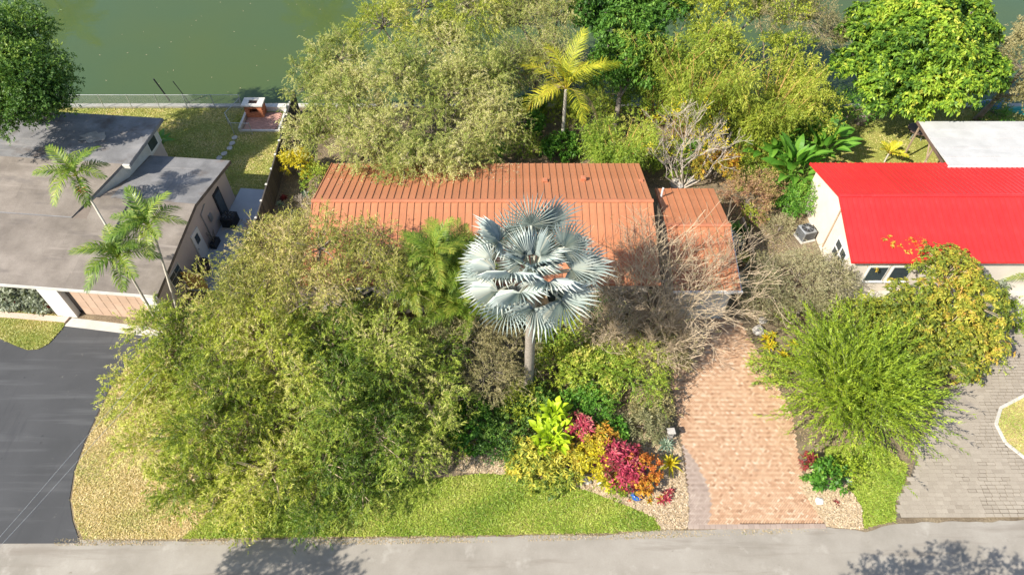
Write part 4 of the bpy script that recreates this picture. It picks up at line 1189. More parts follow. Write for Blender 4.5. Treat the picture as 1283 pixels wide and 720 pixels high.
def bush(name, label, base, r, h, style, leaf, dens=7, cat='shrub', group=None, over=None, gaps=.2, bark='bark_grey', nl=5):
    b = Vector((base[0], base[1], 0))
    lobes = [((b.x, b.y, h * .55), (r * .8, r * .8, h * .5))]
    for k in range(nl):
        a = 2 * math.pi * k / nl + R.random()
        rr = r * R.uniform(.45, .6)
        lobes.append(((b.x + math.cos(a) * r * .55, b.y + math.sin(a) * r * .55, h * R.uniform(.4, .62)), (rr, rr, h * R.uniform(.32, .42))))
    return tree(name, label, cat, b, lobes, style, leaf, dens, bark, .03 + r * .02, gaps, group, .06, -.2, .1, over, .2, crown='foliage')

# ---- palms
def pinnate_mesh(name, L, n, ll, lw, arch, mat, droop=.35, vee=.5, rr=.02, lseg=2, taper=.55, start=.14):
    """feather frond along +X rising then arching; leaflets in two rows"""
    V, T = [], []
    ts = np.linspace(0, 1, 9)
    rach = [Vector((L * t * (1 - .12 * arch * t), 0, L * (.38 * arch * t - .75 * arch * t * t))) for t in ts]
    def pt(t):
        return Vector((L * t * (1 - .12 * arch * t), 0, L * (.38 * arch * t - .75 * arch * t * t)))
    for a, b, ta in zip(rach[:-1], rach[1:], ts[:-1]):
        r0, r1 = rr * (1.3 - ta), rr * (1.2 - ta - .11)
        V.append([a + Vector((0, -r0, 0)), a + Vector((0, r0, 0)), b + Vector((0, r1, 0)), b + Vector((0, -r1, 0))]); T.append(.85)
        V.append([a + Vector((0, 0, -r0)), a + Vector((0, 0, r0)), b + Vector((0, 0, r1)), b + Vector((0, 0, -r1))]); T.append(.85)
    for i in range(n):
        t = start + (1 - start) * (i + .5) / n
        p = pt(t); tg = (pt(min(1, t + .02)) - pt(t - .02)).normalized()
        prof = math.sin(math.pi * (.16 + .78 * (t - start) / (1 - start))) ** .7
        for s in (-1, 1):
            l = ll * prof * R.uniform(.88, 1.1)
            fwd = .35 + taper * t
            d = (Vector((0, s, 0)) * (1 - .35 * t) + tg * (fwd + R.uniform(-.18, .18)) + Vector((0, 0, vee * (1 - t) + R.uniform(-.28, .28)))).normalized()
            m = p + d * l * .5
            e = m + (d + Vector((0, 0, -droop * 1.6))).normalized() * l * .5
            w = tg.cross(Vector((0, 0, 1))).cross(d) if False else tg
            w = (tg - d * tg.dot(d)).normalized() * lw
            tt = min(1, max(0, R.gauss(.42, .16)))
            V.append([p - w * .6, p + w * .6, m + w, m - w]); T.append(tt)
            V.append([m - w, m + w, e + w * .12, e - w * .12]); T.append(tt)
    return quads_mesh(name, np.array([[tuple(q) for q in f] for f in V]), np.array(T), mat)

def palm_trunk(parent, top, r0, r1, bark, bow=(0, 0), rings=10, name='trunk'):
    n = 14
    pts, rad = [], []
    T = Vector(top)
    for i in range(n + 1):
        t = i / n
        pts.append(Vector((T.x * t + bow[0] * math.sin(math.pi * t), T.y * t + bow[1] * math.sin(math.pi * t), T.z * t - (.05 if i == 0 else 0))))
        rad.append((r0 * 1.35 if i == 0 else r0 + (r1 - r0) * t) * (1.05 if i % 2 else .97))
    m = MB(); m.tube(pts, rad, 10)
    return m.build(name, bark, parent, True)

def feather_palm(name, label, base, top, meshes, n, el, bark, r0=.11, r1=.08, cat='palm tree', group=None, shaft=None, fruit=False, dead=None, sc=(.85, 1.1), a0=0.0, bow=(0, 0)):
    b = Vector((base[0], base[1], 0)); T = Vector(top) - b
    t = thing(name, label, cat, b, 0, group)
    palm_trunk(t, T, r0, r1, bark, bow)
    if shaft:
        m = MB(); m.tube([T - Vector((0, 0, .1)), T + Vector((0, 0, .35)), T + Vector((0, 0, .75))], [r1 * 1.15, r1 * 1.5, r1 * .5], 8); m.build('crown_shaft', shaft, t, True)
    for k in range(n):
        a = a0 + k * 2.39996 + R.uniform(-.15, .15)
        e = el[0] + (el[1] - el[0]) * k / max(1, n - 1) + R.uniform(-6, 6)
        zz = .7 if shaft else .05
        me = meshes[k % len(meshes)]
        nm = 'frond'
        if dead and k >= n - dead[1]: me = dead[0]; e = el[1] - 12
        inst(nm, me, t, T + Vector((.05 * math.cos(a), .05 * math.sin(a), zz - .03 * k / n)), (R.uniform(-.25, .25), -e * D2R, a), R.uniform(*sc))
    if fruit:
        m = MB()
        for q in range(70):
            a = R.uniform(0, 6.28); rr = R.uniform(.1, .34)
            c = T + Vector((rr * math.cos(a), rr * math.sin(a) - .2, R.uniform(-.35, .02)))
            m.lathe(c, [(.012, -.03), (.028, 0), (.012, .03)], 5)
        m.build('fruit_cluster', M['fruit'], t)
    return t

def fan_mesh(name, rad, pet, nseg, spread, mat, sag=.25):
    """costapalmate fan leaf: petiole along +X, then radiating folded segments; blade lies roughly in the XY plane"""
    V, T = [], []
    pw = .045
    for k in range(4):
        a, b = k / 4 * pet, (k + 1) / 4 * pet
        za, zb = -.05 * (k / 4) ** 2 * pet, -.05 * ((k + 1) / 4) ** 2 * pet
        V.append([(a, -pw, za), (a, pw, za), (b, pw * .9, zb), (b, -pw * .9, zb)]); T.append(.9)
        V.append([(a, 0, za - pw), (a, 0, za + pw * .5), (b, 0, zb + pw * .5), (b, 0, zb - pw)]); T.append(.9)
    h = np.array([pet, 0, -.05 * pet])
    da = 2 * spread / nseg
    for i in range(nseg):
        a = -spread + da * (i + .5)
        l = rad * (.80 + .2 * math.cos(a * .75)) * R.uniform(.93, 1.05)
        cup = .30 * abs(math.sin(a / 2)) * rad          # sides of the blade lift a little
        def P(r, ang, dz=0.0):
            f = r / rad
            return h + np.array([r * math.cos(ang), r * math.sin(ang), cup * f * (1 - .55 * f) - sag * rad * f * f + dz])
        d = da * .5
        r1, r2 = l * .24, l * R.uniform(.9, 1.06)
        rise = rad * .06
        tt = min(1, max(0, R.gauss(.45, .22)))
        # fused inner part: pleated, free outer part: narrow tapering tip
        c0, c1 = P(.02, a), P(r1, a, rise)
        V.append([c0, P(.02, a - d), P(r1, a - d, -rise), c1]); T.append(tt)
        V.append([c0, c1, P(r1, a + d, -rise), P(.02, a + d)]); T.append(tt + .05)
        tip = P(r2, a + R.uniform(-.03, .03), -rad * R.uniform(.02, .16))
        mid = P(l * .72, a, rise * .6)
        V.append([P(r1, a - d, -rise), P(l * .72, a - d * .36, -rise * .6), mid, c1]); T.append(tt)
        V.append([c1, mid, P(l * .72, a + d * .36, -rise * .6), P(r1, a + d, -rise)]); T.append(tt + .05)
        V.append([P(l * .72, a - d * .36, -rise * .6), tip, tip + np.array([.004, .004, 0]), mid]); T.append(tt)
        V.append([mid, tip, tip + np.array([.004, -.004, 0]), P(l * .72, a + d * .36, -rise * .6)]); T.append(tt + .05)
    return quads_mesh(name, np.array(V), np.array(T), mat)

def rosette_mesh(name, n, L, w, mat, el, arch, tt):
    V, T = [], []
    for k in range(n):
        a = k * 2.39996 + R.uniform(-.2, .2)
        f = k / max(1, n - 1)
        e = math.radians(el[0] + (el[1] - el[0]) * f)
        l = L * R.uniform(.8, 1.1) * (.65 + .35 * f)
        d = np.array([math.cos(a) * math.cos(e), math.sin(a) * math.cos(e), math.sin(e)])
        s = np.array([-math.sin(a), math.cos(a), 0])
        pts = [d * l * q - np.array([0, 0, arch * l * q * q * math.cos(e)]) for q in (0, .35, .7, 1)]
        ws = [w * .7, w, w * .75, w * .08]
        tv = min(1, max(0, tt[0] + (tt[1] - tt[0]) * (1 - f) + R.gauss(0, .12)))
        up = np.cross(d, s); up = up * (-1 if up[2] < 0 else 1)
        for q in range(3):
            for sg in (-1, 1):
                V.append([pts[q], pts[q] + sg * s * ws[q] + up * ws[q] * .35, pts[q+1] + sg * s * ws[q+1] + up * ws[q+1] * .35, pts[q+1]]); T.append(tv)
    return quads_mesh(name, np.array(V), np.array(T), mat)

def strap_rosette(name, label, base, n, L, w, mat, el=(80, 10), cat='plant', group=None, arch=.5, z=0.0, stem=0.0, tt=(.1, .9), heads=1, spread=.25):
    """one plant: rosette(s) of arching strap leaves on short stems"""
    t = thing(name, label, cat, (base[0], base[1], z), 0, group)
    for h_ in range(heads):
        o = (0, 0, stem) if heads == 1 else (R.gauss(0, spread), R.gauss(0, spread), stem * R.uniform(.7, 1.15))
        inst('rosette', rosette_mesh('rosette', n, L, w, mat, el, arch, tt), t, o)
        if stem:
            q = MB(); q.tube([(o[0] * .4, o[1] * .4, -.02), (o[0], o[1], o[2] + .02)], [.03, .025], 5); q.build('stem', M['bark_grey'], t)
    return t

def broad_leaf_mesh(name, L, w, mat, droop=.5, lob=0.0, pet=.5, segs=6):
    """one large leaf with petiole along +X, paddle or heart shaped, folded on the midrib"""
    V, T = [], []
    V.append([(0, -.012, 0), (0, .012, 0), (pet, .01, pet * .25), (pet, -.01, pet * .25)]); T.append(.7)
    V.append([(0, 0, -.012), (0, 0, .012), (pet, 0, pet * .25 + .01), (pet, 0, pet * .25 - .01)]); T.append(.7)
    def c(t): return np.array([pet + L * t * (1 - .15 * droop * t), 0, pet * .25 + L * (.18 * t - droop * t * t)])
    def wd(t): return w * (math.sin(math.pi * min(1, max(0, .08 + .92 * t)) ** .75) ** .8 if t < 1 else .02) * (1 + lob * math.sin(t * 19))
    for i in range(segs):
        a, b = i / segs, (i + 1) / segs
        for s in (-1, 1):
            V.append([c(a), c(a) + np.array([-.1 * wd(a), s * wd(a), .30 * wd(a)]), c(b) + np.array([-.1 * wd(b), s * wd(b), .30 * wd(b)]), c(b)]); T.append(.45 + .1 * s)
    return quads_mesh(name, np.array(V), np.array(T), mat)

def leafy_plant(name, label, base, meshes, n, el, cat='plant', group=None, h=0.3, spread=.25, sc=(.8, 1.15)):
    b = Vector((base[0], base[1], 0))
    t = thing(name, label, cat, b, 0, group)
    m = MB()
    for k in range(4): m.tube([(0, 0, -.03), (R.uniform(-.06, .06), R.uniform(-.06, .06), max(.1, h))], [.04, .025], 5)
    m.build('stem', M['l_green'], t)
    for k in range(n):
        a = k * 2.39996 + R.uniform(-.3, .3)
        f = k / max(1, n - 1)
        rr = spread * R.random()
        inst('leaf', meshes[k % len(meshes)], t, (rr * math.cos(a), rr * math.sin(a), h * R.uniform(.5, 1.2)), (R.uniform(-.3, .3), -(el[0] + (el[1] - el[0]) * f + R.uniform(-8, 8)) * D2R, a), R.uniform(*sc))
    return t

def twig_tree(name, label, base, dirs, L0, levels, r0, bark, leaf=None, cat='tree', nchild=(3, 4), spread=.55, shrink=.72, upb=.18, minr=.006, leaf_n=0, leafmat_=None, st=None, group=None):
    b = Vector((base[0], base[1], 0))
    t = thing(name, label, cat, b, 0, group)
    m, m2 = MB(), MB()
    tips = []
    def grow(p, d, L, r, lv):
        k1 = p + d * L * .5 + Vector((R.gauss(0, .04), R.gauss(0, .04), R.gauss(0, .03))) * L
        d2 = (d + Vector((R.gauss(0, .12), R.gauss(0, .12), upb * .5))).normalized()
        e = k1 + d2 * L * .5
        (m if lv > levels - 3 else m2).tube([p, k1, e], [r, r * .85, max(minr, r * .7)], 5 if lv > levels - 3 else 3, False)
        if lv == 0:
            tips.append((e, d2)); return
        for c in range(R.randint(*nchild)):
            nd = (d2 + Vector((R.gauss(0, spread), R.gauss(0, spread), R.gauss(0, spread * .7) + upb))).normalized()
            s = p.lerp(e, R.uniform(.55, 1.0)) if c else e
            grow(s, nd, L * shrink * R.uniform(.75, 1.2), max(minr, r * .62), lv - 1)
    for d, l in dirs:
        grow(Vector((R.uniform(-.05, .05), R.uniform(-.05, .05), -.03)), Vector(d).normalized(), l * L0, r0, levels)
    m.build('limbs', bark, t, True)
    m2.build('twigs', bark, t)['kind'] = 'stuff'
    if leaf:
        ii = NR.choice(len(tips), min(len(tips), leaf_n), replace=False)
        P = np.array([tuple(tips[i][0]) for i in ii]); D = np.array([tuple(tips[i][1]) for i in ii])
        s_ = dict(STY['bush']); s_.update(st or {})
        foliage(t, 'leaves', P, D, s_, M[leaf])
    return t

def spray_shrub(name, label, base, h, reach, n, mat, m=34, ll=.12, lw=.020, cat='shrub', twig='bark_grey'):
    """many long straight arms radiating up and outwards, each set with short leaflets"""
    b = Vector((base[0], base[1], 0))
    t = thing(name, label, cat, b, 0)
    u = nrm(NR.normal(0, 1, (n * 3, 3)) * np.array([1, 1, .75]) + np.array([0, 0, .35]))
    u = u[u[:, 2] > -.12][:n]; k = len(u)
    P = np.stack([NR.normal(0, reach * .2, k), NR.normal(0, reach * .2, k), h * NR.uniform(.25, .55, k)], 1)
    Ls = reach * NR.uniform(.55, 1.0, k) * (1 - .12 * u[:, 2])
    bb, d, ix = sprig_leaves(P, u, Ls, np.full(k, .10), m, .42, .01)
    V = leaf_quads(bb, d, ll * NR.uniform(.7, 1.25, len(bb)), lw, None, .08, .0, True)
    tt = .42 + NR.normal(0, .14, k)[ix] + NR.normal(0, .1, len(bb))
    link(bpy.data.objects.new('foliage', quads_mesh('foliage', V, tt, mat)), t)
    tv = sprig_twigs(P, u, Ls * .9, np.full(k, .10), .008, 3)
    link(bpy.data.objects.new('branches', quads_mesh('branches', tv, np.full(len(tv), .5), M[twig])), t)
    q = MB(); q.tube([(0, 0, -.05), (0.03, 0, h * .3), (0, .03, h * .55)], [.14, .11, .06], 7); q.build('trunk', M[twig], t, True)
    return t

# ------------------------------------------------------------------ the planting
# big front tree over the left half of the garden
tree('weeping_tree', 'wide yellow green weeping tree beside the asphalt driveway', 'tree', (-12.0, 16.6),
     [L_(225, 440, 3.4, 2.3), L_(315, 420, 4.2, 2.4), L_(285, 510, 3.8, 2.5), L_(222, 555, 2.5, 1.9), L_(270, 605, 1.7, 1.5), L_(188, 490, 2.6, 1.7), L_(340, 590, 2.4, 1.7), L_(350, 470, 4.2, 2.0), L_(310, 635, 1.0, 1.1), L_(235, 610, 1.3, 1.1)],
     'weep', 'l_front', 8.0, bark='bark_pale', tr=.26, gaps=.42, gscale=1.5, frac=.16, inner=.2, over=dict(patch=1.6, t=.40, cv=.2), clump=(9,))
tree('weeping_tree', 'fresh green weeping tree in the middle of the front garden', 'tree', (-5.6, 16.4),
     [L_(415, 500, 4.0, 2.1), L_(475, 445, 4.0, 2.0), L_(470, 545, 2.9, 1.8), L_(405, 580, 2.4, 1.7), L_(540, 510, 2.6, 1.6), L_(520, 565, 1.6, 1.3), L_(450, 605, 1.3, 1.1), L_(395, 625, 1.0, 1.0), L_(415, 425, 4.2, 1.8), L_(540, 450, 3.0, 1.4)],
     'weep', 'l_frontg', 8.0, bark='bark_pale', tr=.24, gaps=.42, gscale=1.5, frac=.16, inner=.2, over=dict(t=.42, patch=1.6, cv=.2), clump=(9,))
tree('weeping_tree', 'brownish green weeping tree leaning on the orange roof eave', 'tree', (-10.8, 20.2),
     [L_(402, 312, 6.6, 1.7, None, 1.4), L_(340, 335, 6.2, 1.8, None, 1.5), L_(460, 325, 6.4, 1.6, None, 1.4), L_(505, 345, 6.0, 1.2), L_(290, 370, 5.2, 1.6), L_(400, 370, 5.8, 1.8), L_(350, 300, 6.2, 1.2)],
     'weep', 'l_front2', 8.0, tr=.2, gaps=.36, gscale=1.5, frac=.12, inner=.2, over=dict(m=12), clump=(9,))
tree('olive_tree', 'grey olive fine leaved tree just left of the silver palm trunk', 'tree', (-2.4, 19.3),
     [L_(585, 425, 3.0, 1.6, None, 1.4), L_(545, 440, 2.8, 1.5, None, 1.2), L_(612, 470, 2.2, 1.35), L_(640, 440, 2.2, 1.2)],
     'fine', 'l_greyolive', 9.0, tr=.14, gaps=.3, frac=.15)
# back row by the lake
tree('weeping_tree', 'pale olive weeping tree overhanging the left end of the orange roof', 'tree', (-10.4, 36.6),
     [L_(445, 125, 4.6, 2.4), L_(400, 165, 3.2, 1.6), L_(470, 180, 4.0, 2.0), L_(425, 75, 5.2, 1.9), L_(500, 95, 5.6, 2.1), L_(530, 195, 3.7, 1.7), L_(395, 105, 4.0, 1.6)],
     'weep', 'l_back', 8.0, tr=.22, gaps=.3, gscale=1.5, frac=.12, clump=(9,))
tree('weeping_tree', 'pale olive weeping tree overhanging the middle of the orange roof', 'tree', (-4.8, 37.2),
     [L_(560, 120, 5.0, 2.3), L_(615, 155, 4.2, 1.9), L_(560, 55, 6.0, 2.0), L_(600, 95, 5.4, 2.0), L_(590, 185, 3.4, 1.3), L_(572, 200, 4.0, 1.2), L_(505, 205, 4.1, 1.2)],
     'weep', 'l_back', 8.0, tr=.22, gaps=.32, gscale=1.5, frac=.12, over=dict(t=.5), clump=(9,))
tree('lakeside_tree', 'dusty green lakeside tree in the back row behind the weeping trees', 'tree', (-7.4, 41.0),
     [L_(480, 35, 6.2, 1.9), L_(530, 10, 7.0, 2.2), L_(590, 15, 7.0, 2.2)], 'weep', 'l_front', 6.5, tr=.2, gaps=.35, frac=.2, over=dict(t=.5))
tree('lakeside_tree', 'thin grey green tree left of the round dark green tree', 'tree', (1.6, 40.4),
     [L_(655, 30, 6.4, 2.1), L_(695, 20, 6.6, 1.9), L_(640, 85, 4.8, 1.8), L_(690, 75, 5.0, 1.8)], 'fine', 'l_back', 8.0, tr=.16, gaps=.42, frac=.25, over=dict(t=.35, L=.7, ll=.12))
tree('round_tree', 'dense dark green glossy tree behind the yellow coconut palm', 'tree', (7.0, 38.6),
     [L_(790, 45, 6.4, 2.2), L_(755, 15, 7.0, 2.1), L_(825, 15, 7.0, 2.0), L_(790, -10, 7.6, 2.0), L_(770, 85, 4.2, 1.8), L_(815, 80, 4.4, 1.7)], 'round', 'l_round', 11, tr=.2, gaps=.2, inner=.1, clump=(10,))
tree('bright_tree', 'large bright green tree of big leaf rosettes behind the red roof', 'tree', (25.0, 40.6),
     [L_(1150, 60, 6.0, 3.2), L_(1100, 40, 5.6, 2.4), L_(1200, 40, 6.0, 2.6), L_(1110, 105, 4.2, 2.2), L_(1180, 110, 4.4, 2.4), L_(1220, 90, 4.8, 2.0), L_(1080, 85, 4.4, 1.8), L_(1150, 10, 7.4, 2.4), L_(1145, 130, 3.4, 1.6)],
     'rosette', 'l_mango', 25.0, tr=.32, gaps=.12, frac=.02, inner=.12, clump=(12, .38))
tree('dense_tree', 'dense dark green tree overhanging the grey roof at the upper left corner', 'tree', (-29.6, 37.4),
     [L_(36, 92, 8.2, 2.2), L_(8, 50, 8.8, 2.3), L_(58, 118, 7.4, 1.6), L_(22, 138, 7.0, 1.8), L_(-30, 95, 8.0, 2.6), L_(62, 92, 7.6, 1.3), L_(-20, 150, 6.8, 1.8)],
     'dense', 'l_dense', 13.0, tr=.26, gaps=.18, frac=.04, clump=(11,))
tree('lake_tree', 'greyish leafed tree by the water at the right edge', 'tree', (33.5, 40.9),
     [L_(1280, 85, 4.6, 1.9), L_(1300, 60, 5.2, 2.0), L_(1275, 120, 3.2, 1.3)], 'dense', 'l_greyolive', 9.0, tr=.2, gaps=.35, frac=.1)
tree('lakeside_tree', 'olive tree at the top edge between the dark round tree and the pale olive trees', 'tree', (3.6, 42.0), [L_(700, -10, 7.4, 2.2), L_(650, -15, 7.6, 2.2), L_(620, 5, 7.2, 2.0)], 'weep', 'l_back', 6.5, tr=.18, gaps=.3, frac=.15)
tree('lakeside_tree', 'yellow green tree at the top edge above the bamboo', 'tree', (12.4, 42.0), [L_(870, 0, 7.4, 2.0), L_(920, -10, 7.6, 2.2), L_(890, 60, 6.0, 1.9), L_(980, -5, 7.4, 2.2)], 'bush', 'l_bamboo', 9, tr=.18, gaps=.3, frac=.1, over=dict(ll=.2, lw=.036))
# golden bamboo and yellow shrubs
def bamboo(name, label, base, n, h, spread, leaf, lean=(0, 0), dens=1.0):
    b = Vector((base[0], base[1], 0)); t = thing(name, label, 'bamboo', b)
    cm = MB(); PP, DD = [], []
    for k in range(n):
        a = R.uniform(0, 6.28); rr = spread * math.sqrt(R.random()) * .45
        x0, y0 = rr * math.cos(a), rr * math.sin(a)
        hh = h * R.uniform(.7, 1.1); o = hh * R.uniform(.15, .38)
        pts = [Vector((x0 + lean[0] * q * q * hh + math.cos(a) * o * q * q, y0 + lean[1] * q * q * hh + math.sin(a) * o * q * q, hh * q * (1 - .1 * q))) for q in (0, .25, .5, .75, 1)]
        cm.cur = R.random(); cm.tube(pts, [.035, .034, .03, .022, .008], 5)
        for q in range(int(26 * dens)):
            f = R.uniform(.3, 1.0); i = min(3, int(f * 4)); p = pts[i].lerp(pts[i + 1], f * 4 - i)
            PP.append(tuple(p)); DD.append((math.cos(a) * .6 + R.gauss(0, .7), math.sin(a) * .6 + R.gauss(0, .7), .2))
    cm.build('canes', M['orange_wood'], t, True)
    P, D = np.array(PP), nrm(np.array(DD))
    foliage(t, 'leaves', P + D * .25, D, STY['bamboo'], M[leaf])
    return t
bamboo('bamboo_clump', 'tall golden bamboo clump with orange canes behind the bare tree', (12.2, 38.2), 46, 8.2, 2.6, 'l_bamboo')
bamboo('bamboo_clump', 'yellow bamboo clump between bare tree and big bright green tree', (16.6, 37.4), 40, 6.4, 2.6, 'l_bamboo')
bamboo('bamboo_clump', 'golden bamboo at the lake edge beside the round dark green tree', (10.2, 41.0), 30, 8.4, 2.2, 'l_yshrub')
bamboo('bamboo_clump', 'feathery yellow green bamboo right behind the orange roof', (6.9, 35.0), 36, 3.6, 2.4, 'l_yshrub', dens=1.1)
tree('leafy_tree', 'yellow green spreading tree left of the big bright green tree', 'tree', (19.0, 36.6),
     [L_(1005, 120, 3.6, 1.9), L_(1030, 150, 2.6, 1.5), L_(970, 140, 3.0, 1.6), L_(985, 75, 4.8, 1.8)], 'bush', 'l_bamboo', 8, tr=.14, gaps=.35, frac=.2, over=dict(ll=.19, lw=.04), clump=(8,))
tree('lakeside_tree', 'grey twiggy tree between golden bamboo and big bright green tree', 'tree', (16.8, 41.2),
     [L_(1010, 25, 6.4, 1.9), L_(950, 15, 6.8, 1.9), L_(1040, 45, 5.2, 1.4)], 'fine', 'l_greyolive', 7, tr=.16, gaps=.45, frac=.3)
bush('yellow_bush', 'yellow green bush behind the roof gap right of the coconut palm', at(800, 150), 1.7, 2.4, 'bush', 'l_yshrub', 8)
bush('green_bush', 'yellow flecked bush beneath the bare branched tree', at(835, 215), 1.3, 1.7, 'bush', 'l_yshrub', 8)
bush('croton_bush', 'orange and yellow croton bush at the foot of the bare tree', at(890, 228), 1.35, 2.0, 'croton', 'l_orange', 9)
bush('rust_bush', 'rusty pink shrub beside the garage back corner', at(932, 262), 1.5, 2.0, 'bush', 'l_rust', 9)
bush('green_bush', 'dark green bush at the base of the coconut palm', at(703, 195), 1.15, 1.3, 'round', 'l_green', 10)
bush('green_bush', 'low green bush between coconut palm and orange roof ridge', at(655, 190), 1.2, 1.0, 'bush', 'l_yshrub', 8)
bush('green_bush', 'shaded green bush behind the middle of the orange roof', at(610, 205), 1.1, 1.6, 'bush', 'l_green', 8)
bush('green_bush', 'olive bush at the lake edge behind the coconut palm', at(725, 122), 1.5, 1.9, 'bush', 'l_front', 8)
bush('yellow_croton', 'bright yellow croton bush beside the dark panel fence', at(378, 222), 0.95, 1.9, 'croton', 'l_yellow', 12)
bush('green_bush', 'light green bush between the yellow croton and the weeping tree', at(398, 235), .8, 1.5, 'bush', 'l_yshrub', 9)
twig_tree('bare_tree', 'bare pale grey branched tree behind the garage wing', (11.2, 33.7), [((-.5, .2, .9), 1), ((.5, .25, .9), 1), ((0, -.1, 1), 1.1), ((-.8, -.2, .7), .95), ((.8, -.1, .7), .95), ((.2, .7, .8), 1), ((-.3, .7, .9), 1)],
          1.75, 5, .06, M['bark_white'], 'l_yellow', nchild=(2, 3), spread=.5, shrink=.76, upb=.16, minr=.010, leaf_n=70, st=dict(m=4))
twig_tree('bare_tree', 'leafless tan twiggy tree arching over the garage roof front', (7.7, 21.5), [((-.45, .3, .9), 1), ((.5, .45, .85), 1), ((0, .6, .9), 1.05), ((-.6, -.1, .8), .9), ((.75, .1, .75), 1), ((.15, -.3, .9), .9), ((0.9, .4, .7), .95), ((-.1, .2, 1), 1.1)],
          2.25, 6, .05, M['bark_pale'], 'l_greyolive', nchild=(2, 3), spread=.5, shrink=.76, upb=.12, minr=.009, leaf_n=220, st=dict(n=1, m=5, ll=.1, lw=.02))
twig_tree('twiggy_shrub', 'dense leafless brush below the arching twiggy tree at the driveway head', (7.4, 20.6), [((-.5, .2, .8), 1), ((.5, .2, .8), 1), ((.1, .6, .8), 1), ((-.2, -.5, .8), 1), ((.7, -.3, .6), 1), ((-.8, -.1, .6), 1), ((.3, .2, 1), 1.1)],
          1.15, 5, .03, M['bark_pale'], 'l_greyolive', cat='shrub', nchild=(3, 4), spread=.5, shrink=.76, upb=.12, minr=.008, leaf_n=260, st=dict(n=1, m=5, ll=.1, lw=.02))
twig_tree('twiggy_shrub', 'leafless tan brush against the house wall right of the silver palm', (5.0, 21.6), [((-.5, .1, .8), 1), ((.5, .2, .8), 1), ((.1, .3, .9), 1), ((-.2, -.5, .8), 1), ((.3, -.2, 1), 1.1)],
          1.15, 5, .03, M['bark_pale'], 'l_greyolive', cat='shrub', nchild=(3, 4), spread=.5, shrink=.76, upb=.14, minr=.008, leaf_n=160, st=dict(n=1, m=5, ll=.1, lw=.02))
for i, (px, py, r, h, sty, lf, lb) in enumerate((
    (640, 118, 1.8, 2.6, 'bush', 'l_front', 'olive green bush by the lake left of the coconut palm'),
    (690, 108, 1.6, 2.4, 'fine', 'l_back', 'pale fine leaved bush by the lake above the coconut palm'),
    (765, 130, 1.7, 2.2, 'bush', 'l_yshrub', 'yellow green bush below the round dark green tree'),
    (655, 160, 1.5, 1.6, 'round', 'l_green', 'green bush left of the coconut palm trunk'),
    (745, 160, 1.5, 1.7, 'bush', 'l_yshrub', 'light green bush right of the coconut palm trunk'),
    (850, 130, 1.7, 2.6, 'bush', 'l_bamboo', 'yellow bush by the lake behind the bare pale tree'),
    (905, 165, 1.5, 2.2, 'bush', 'l_yshrub', 'fresh green bush behind the bare pale tree'),
    (1010, 165, 1.5, 2.0, 'bush', 'l_green', 'dark green bush below the yellow bamboo'),
    (700, 150, 1.3, 1.4, 'bush', 'l_front', 'olive bush under the coconut palm fronds'),
    (870, 205, 1.0, 1.3, 'bush', 'l_green', 'green bush left of the orange and yellow croton'),
    (1060, 150, 1.5, 1.8, 'bush', 'l_green', 'shaded bush under the left side of the big bright green tree'),
    (945, 190, 1.4, 1.8, 'bush', 'l_yshrub', 'yellow green bush between bare pale tree and paddle leaves'),
    (580, 150, 1.6, 2.6, 'bush', 'l_back', 'olive bush deep under the middle weeping tree'),
    (1240, 148, 1.1, .7, 'bush', 'l_green', 'low green plants on the bank behind the white patio roof'))):
    bush('shore_bush', lb, at(px, py), r * 1.1, h * 1.15, sty, lf, 9, group='bushes along the lake bank')
for i, (px, py, r, h, sty, lf, lb) in enumerate((
    (655, 515, 1.0, 1.3, 'bush', 'l_front', 'yellow green bush left of the silver palm foot'),
    (640, 540, .9, 1.0, 'bush', 'l_dense', 'dark shaded bush left of the dark bush at palm foot'),
    (745, 520, 1.0, 1.1, 'bush', 'l_green', 'dark green bush behind the orange croton'),
    (760, 470, 1.2, 1.7, 'bush', 'l_yshrub', 'lime tinted bush left of the rounded yellow green shrub'),
    (815, 520, .9, 1.0, 'bush', 'l_greyolive', 'grey olive bush below the rounded yellow green shrub'),
    (830, 450, 1.1, 1.4, 'bamboo', 'l_greyolive', 'dry grassy bush at the foot of the leafless twiggy tree'),
    (700, 440, 1.3, 2.2, 'bush', 'l_yshrub', 'yellow green bush under the right of the silver palm crown'),
    (630, 400, 1.3, 1.8, 'bush', 'l_greyolive', 'olive bush under the left of the silver palm crown'),
    (740, 400, 1.3, 1.5, 'bush', 'l_green', 'green bush against the house right of the silver palm'),
    (770, 548, .6, .8, 'round', 'l_green', 'small green shrub at the back of the croton bed'),
    (725, 575, .55, .8, 'croton', 'l_orange', 'small orange croton between philodendron and golden croton'),
    (690, 605, .6, .5, 'croton', 'l_varieg', 'low striped croton at the front of the flower bed'),
    (655, 575, .7, .9, 'croton', 'l_varieg', 'striped croton left of the lime philodendron'),
    (760, 600, .5, .7, 'croton', 'l_yellow', 'yellow croton next to the heron statue'))):
    bush('garden_bush', lb, at(px, py), r, h, sty, lf, 12, group='bushes of the front garden')
